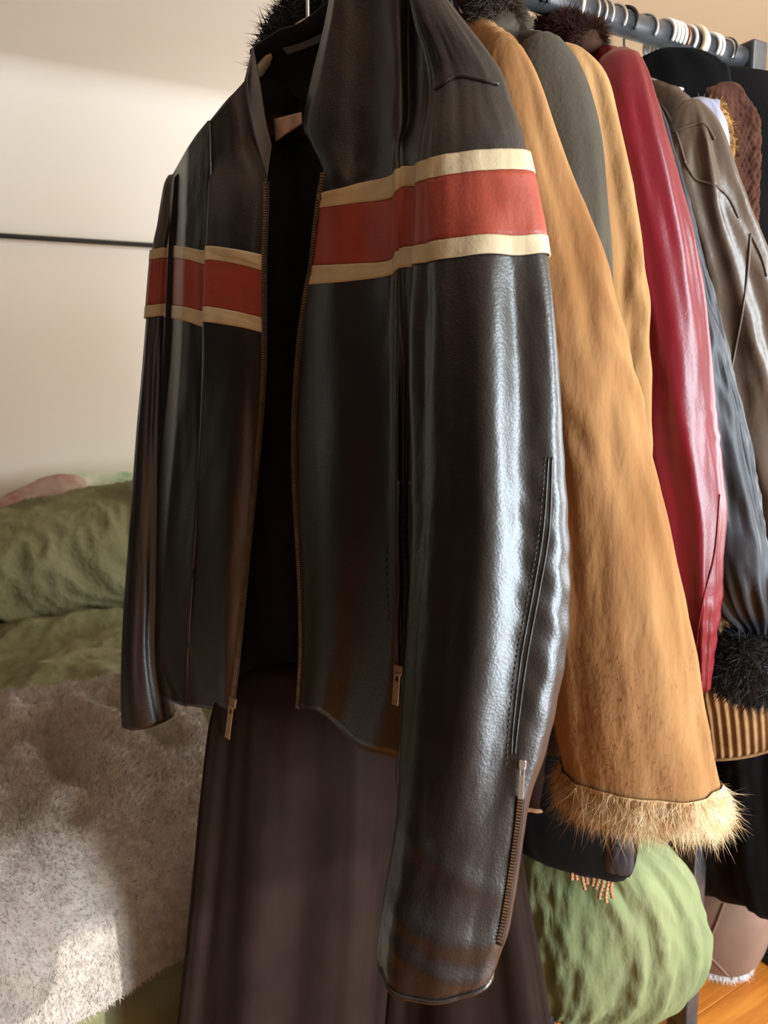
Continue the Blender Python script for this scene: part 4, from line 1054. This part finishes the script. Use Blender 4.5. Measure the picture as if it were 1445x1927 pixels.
for pix in ([(1362, 1700), (1345, 1745), (1325, 1790)], [(1325, 1790), (1350, 1815), (1382, 1850)]):
    L = proj_line(bvp, pix, 24, 0.001)
    if len(L) > 4: sweep_obj('piped_seam', smooth_line(L, 3), 0.003, M_bag, bag, 6)
p, n = scatter_grid(P, 5000, np.random.RandomState(51), rows=(38, 47)); fur('fleece_edge', p, n, 0.012, 0.001, M_whitefur, bag, 51, 0.5, 0.4, 0.2)
ott = thing('ottoman', 'rounded ottoman under a crinkled pale green cover below the black skirt', 'ottoman', (0.95, 0.82, 0))
rows = [(1560, 1000, 1180, 0.82), (1575, 960, 1222, 0.82), (1610, 945, 1262, 0.82), (1660, 940, 1292, 0.82), (1720, 940, 1308, 0.82), (1770, 945, 1304, 0.82), (1812, 955, 1282, 0.82), (1845, 970, 1240, 0.82), (1875, 990, 1170, 0.82), (1884, 1010, 1120, 0.82)]
def ott_folds(TH, T, G):
    x = np.cos(TH); y = np.sin(TH); z = G[..., 2]; w = pn(x * 2, y * 2, z * 5)
    return 0.010 * ridge(x * 3.5 + z * 2.5 + w * .5, y * 3.5 + z, z * 1.5) + 0.006 * ridge(x * 8 - z * 6 + w, y * 8, z * 4) + 0.003 * pn(x * 18, y * 18, z * 25) + 0.004 * sst(.8, 1, T) * pn(x * 14, y * 14, z * 30)
Go = tube_rows(rows, 140, 110, 0.62, ott_folds)
grid_obj('cover', Go, M_greenlight, ott, wrap=True, caps=(True, True))
oc = Go.mean(axis=(0, 1)); zlow = Go[..., 2].min()
for dx, dy in ((-0.06, -0.03), (0.06, -0.03), (-0.05, 0.05), (0.06, 0.05)):
    sweep_obj('leg', np.array([[oc[0] + dx, oc[1] + dy, 0.0], [oc[0] + dx, oc[1] + dy, zlow + 0.03]]), 0.014, M_black_metal, ott, 12)
b_ = PZ(1480, 1840, 0.0) + np.array([0.06, -0.02, 0])
bx = thing('storage_box', 'dark grey card box on the floor at the right edge', 'box', (b_[0] + 0.1, b_[1] + 0.1, 0))
mb = MB(); mb.abox(b_[0] - 0.06, b_[0] + 0.3, b_[1], b_[1] + 0.3, 0.02, 0.12); mb.build('box_body', M_box, bx, 0.006)
mb = MB(); mb.abox(b_[0] - 0.065, b_[0] + 0.305, b_[1] - 0.005, b_[1] + 0.305, 0.0, 0.02); mb.build('box_base', M_shoe, bx, 0.004)
bx2 = thing('cardboard_box', 'reddish brown cardboard box stacked on the dark grey box', 'box', (b_[0] + 0.1, b_[1] + 0.1, 0.12))
mb = MB(); mb.abox(b_[0] - 0.05, b_[0] + 0.28, b_[1] + 0.01, b_[1] + 0.28, 0.12, 0.24); mb.build('box_body', M_brownbox, bx2, 0.004)
mb = MB(); mb.abox(b_[0] - 0.054, b_[0] + 0.284, b_[1] + 0.006, b_[1] + 0.284, 0.21, 0.246); mb.build('box_lid', M_brownbox, bx2, 0.004)
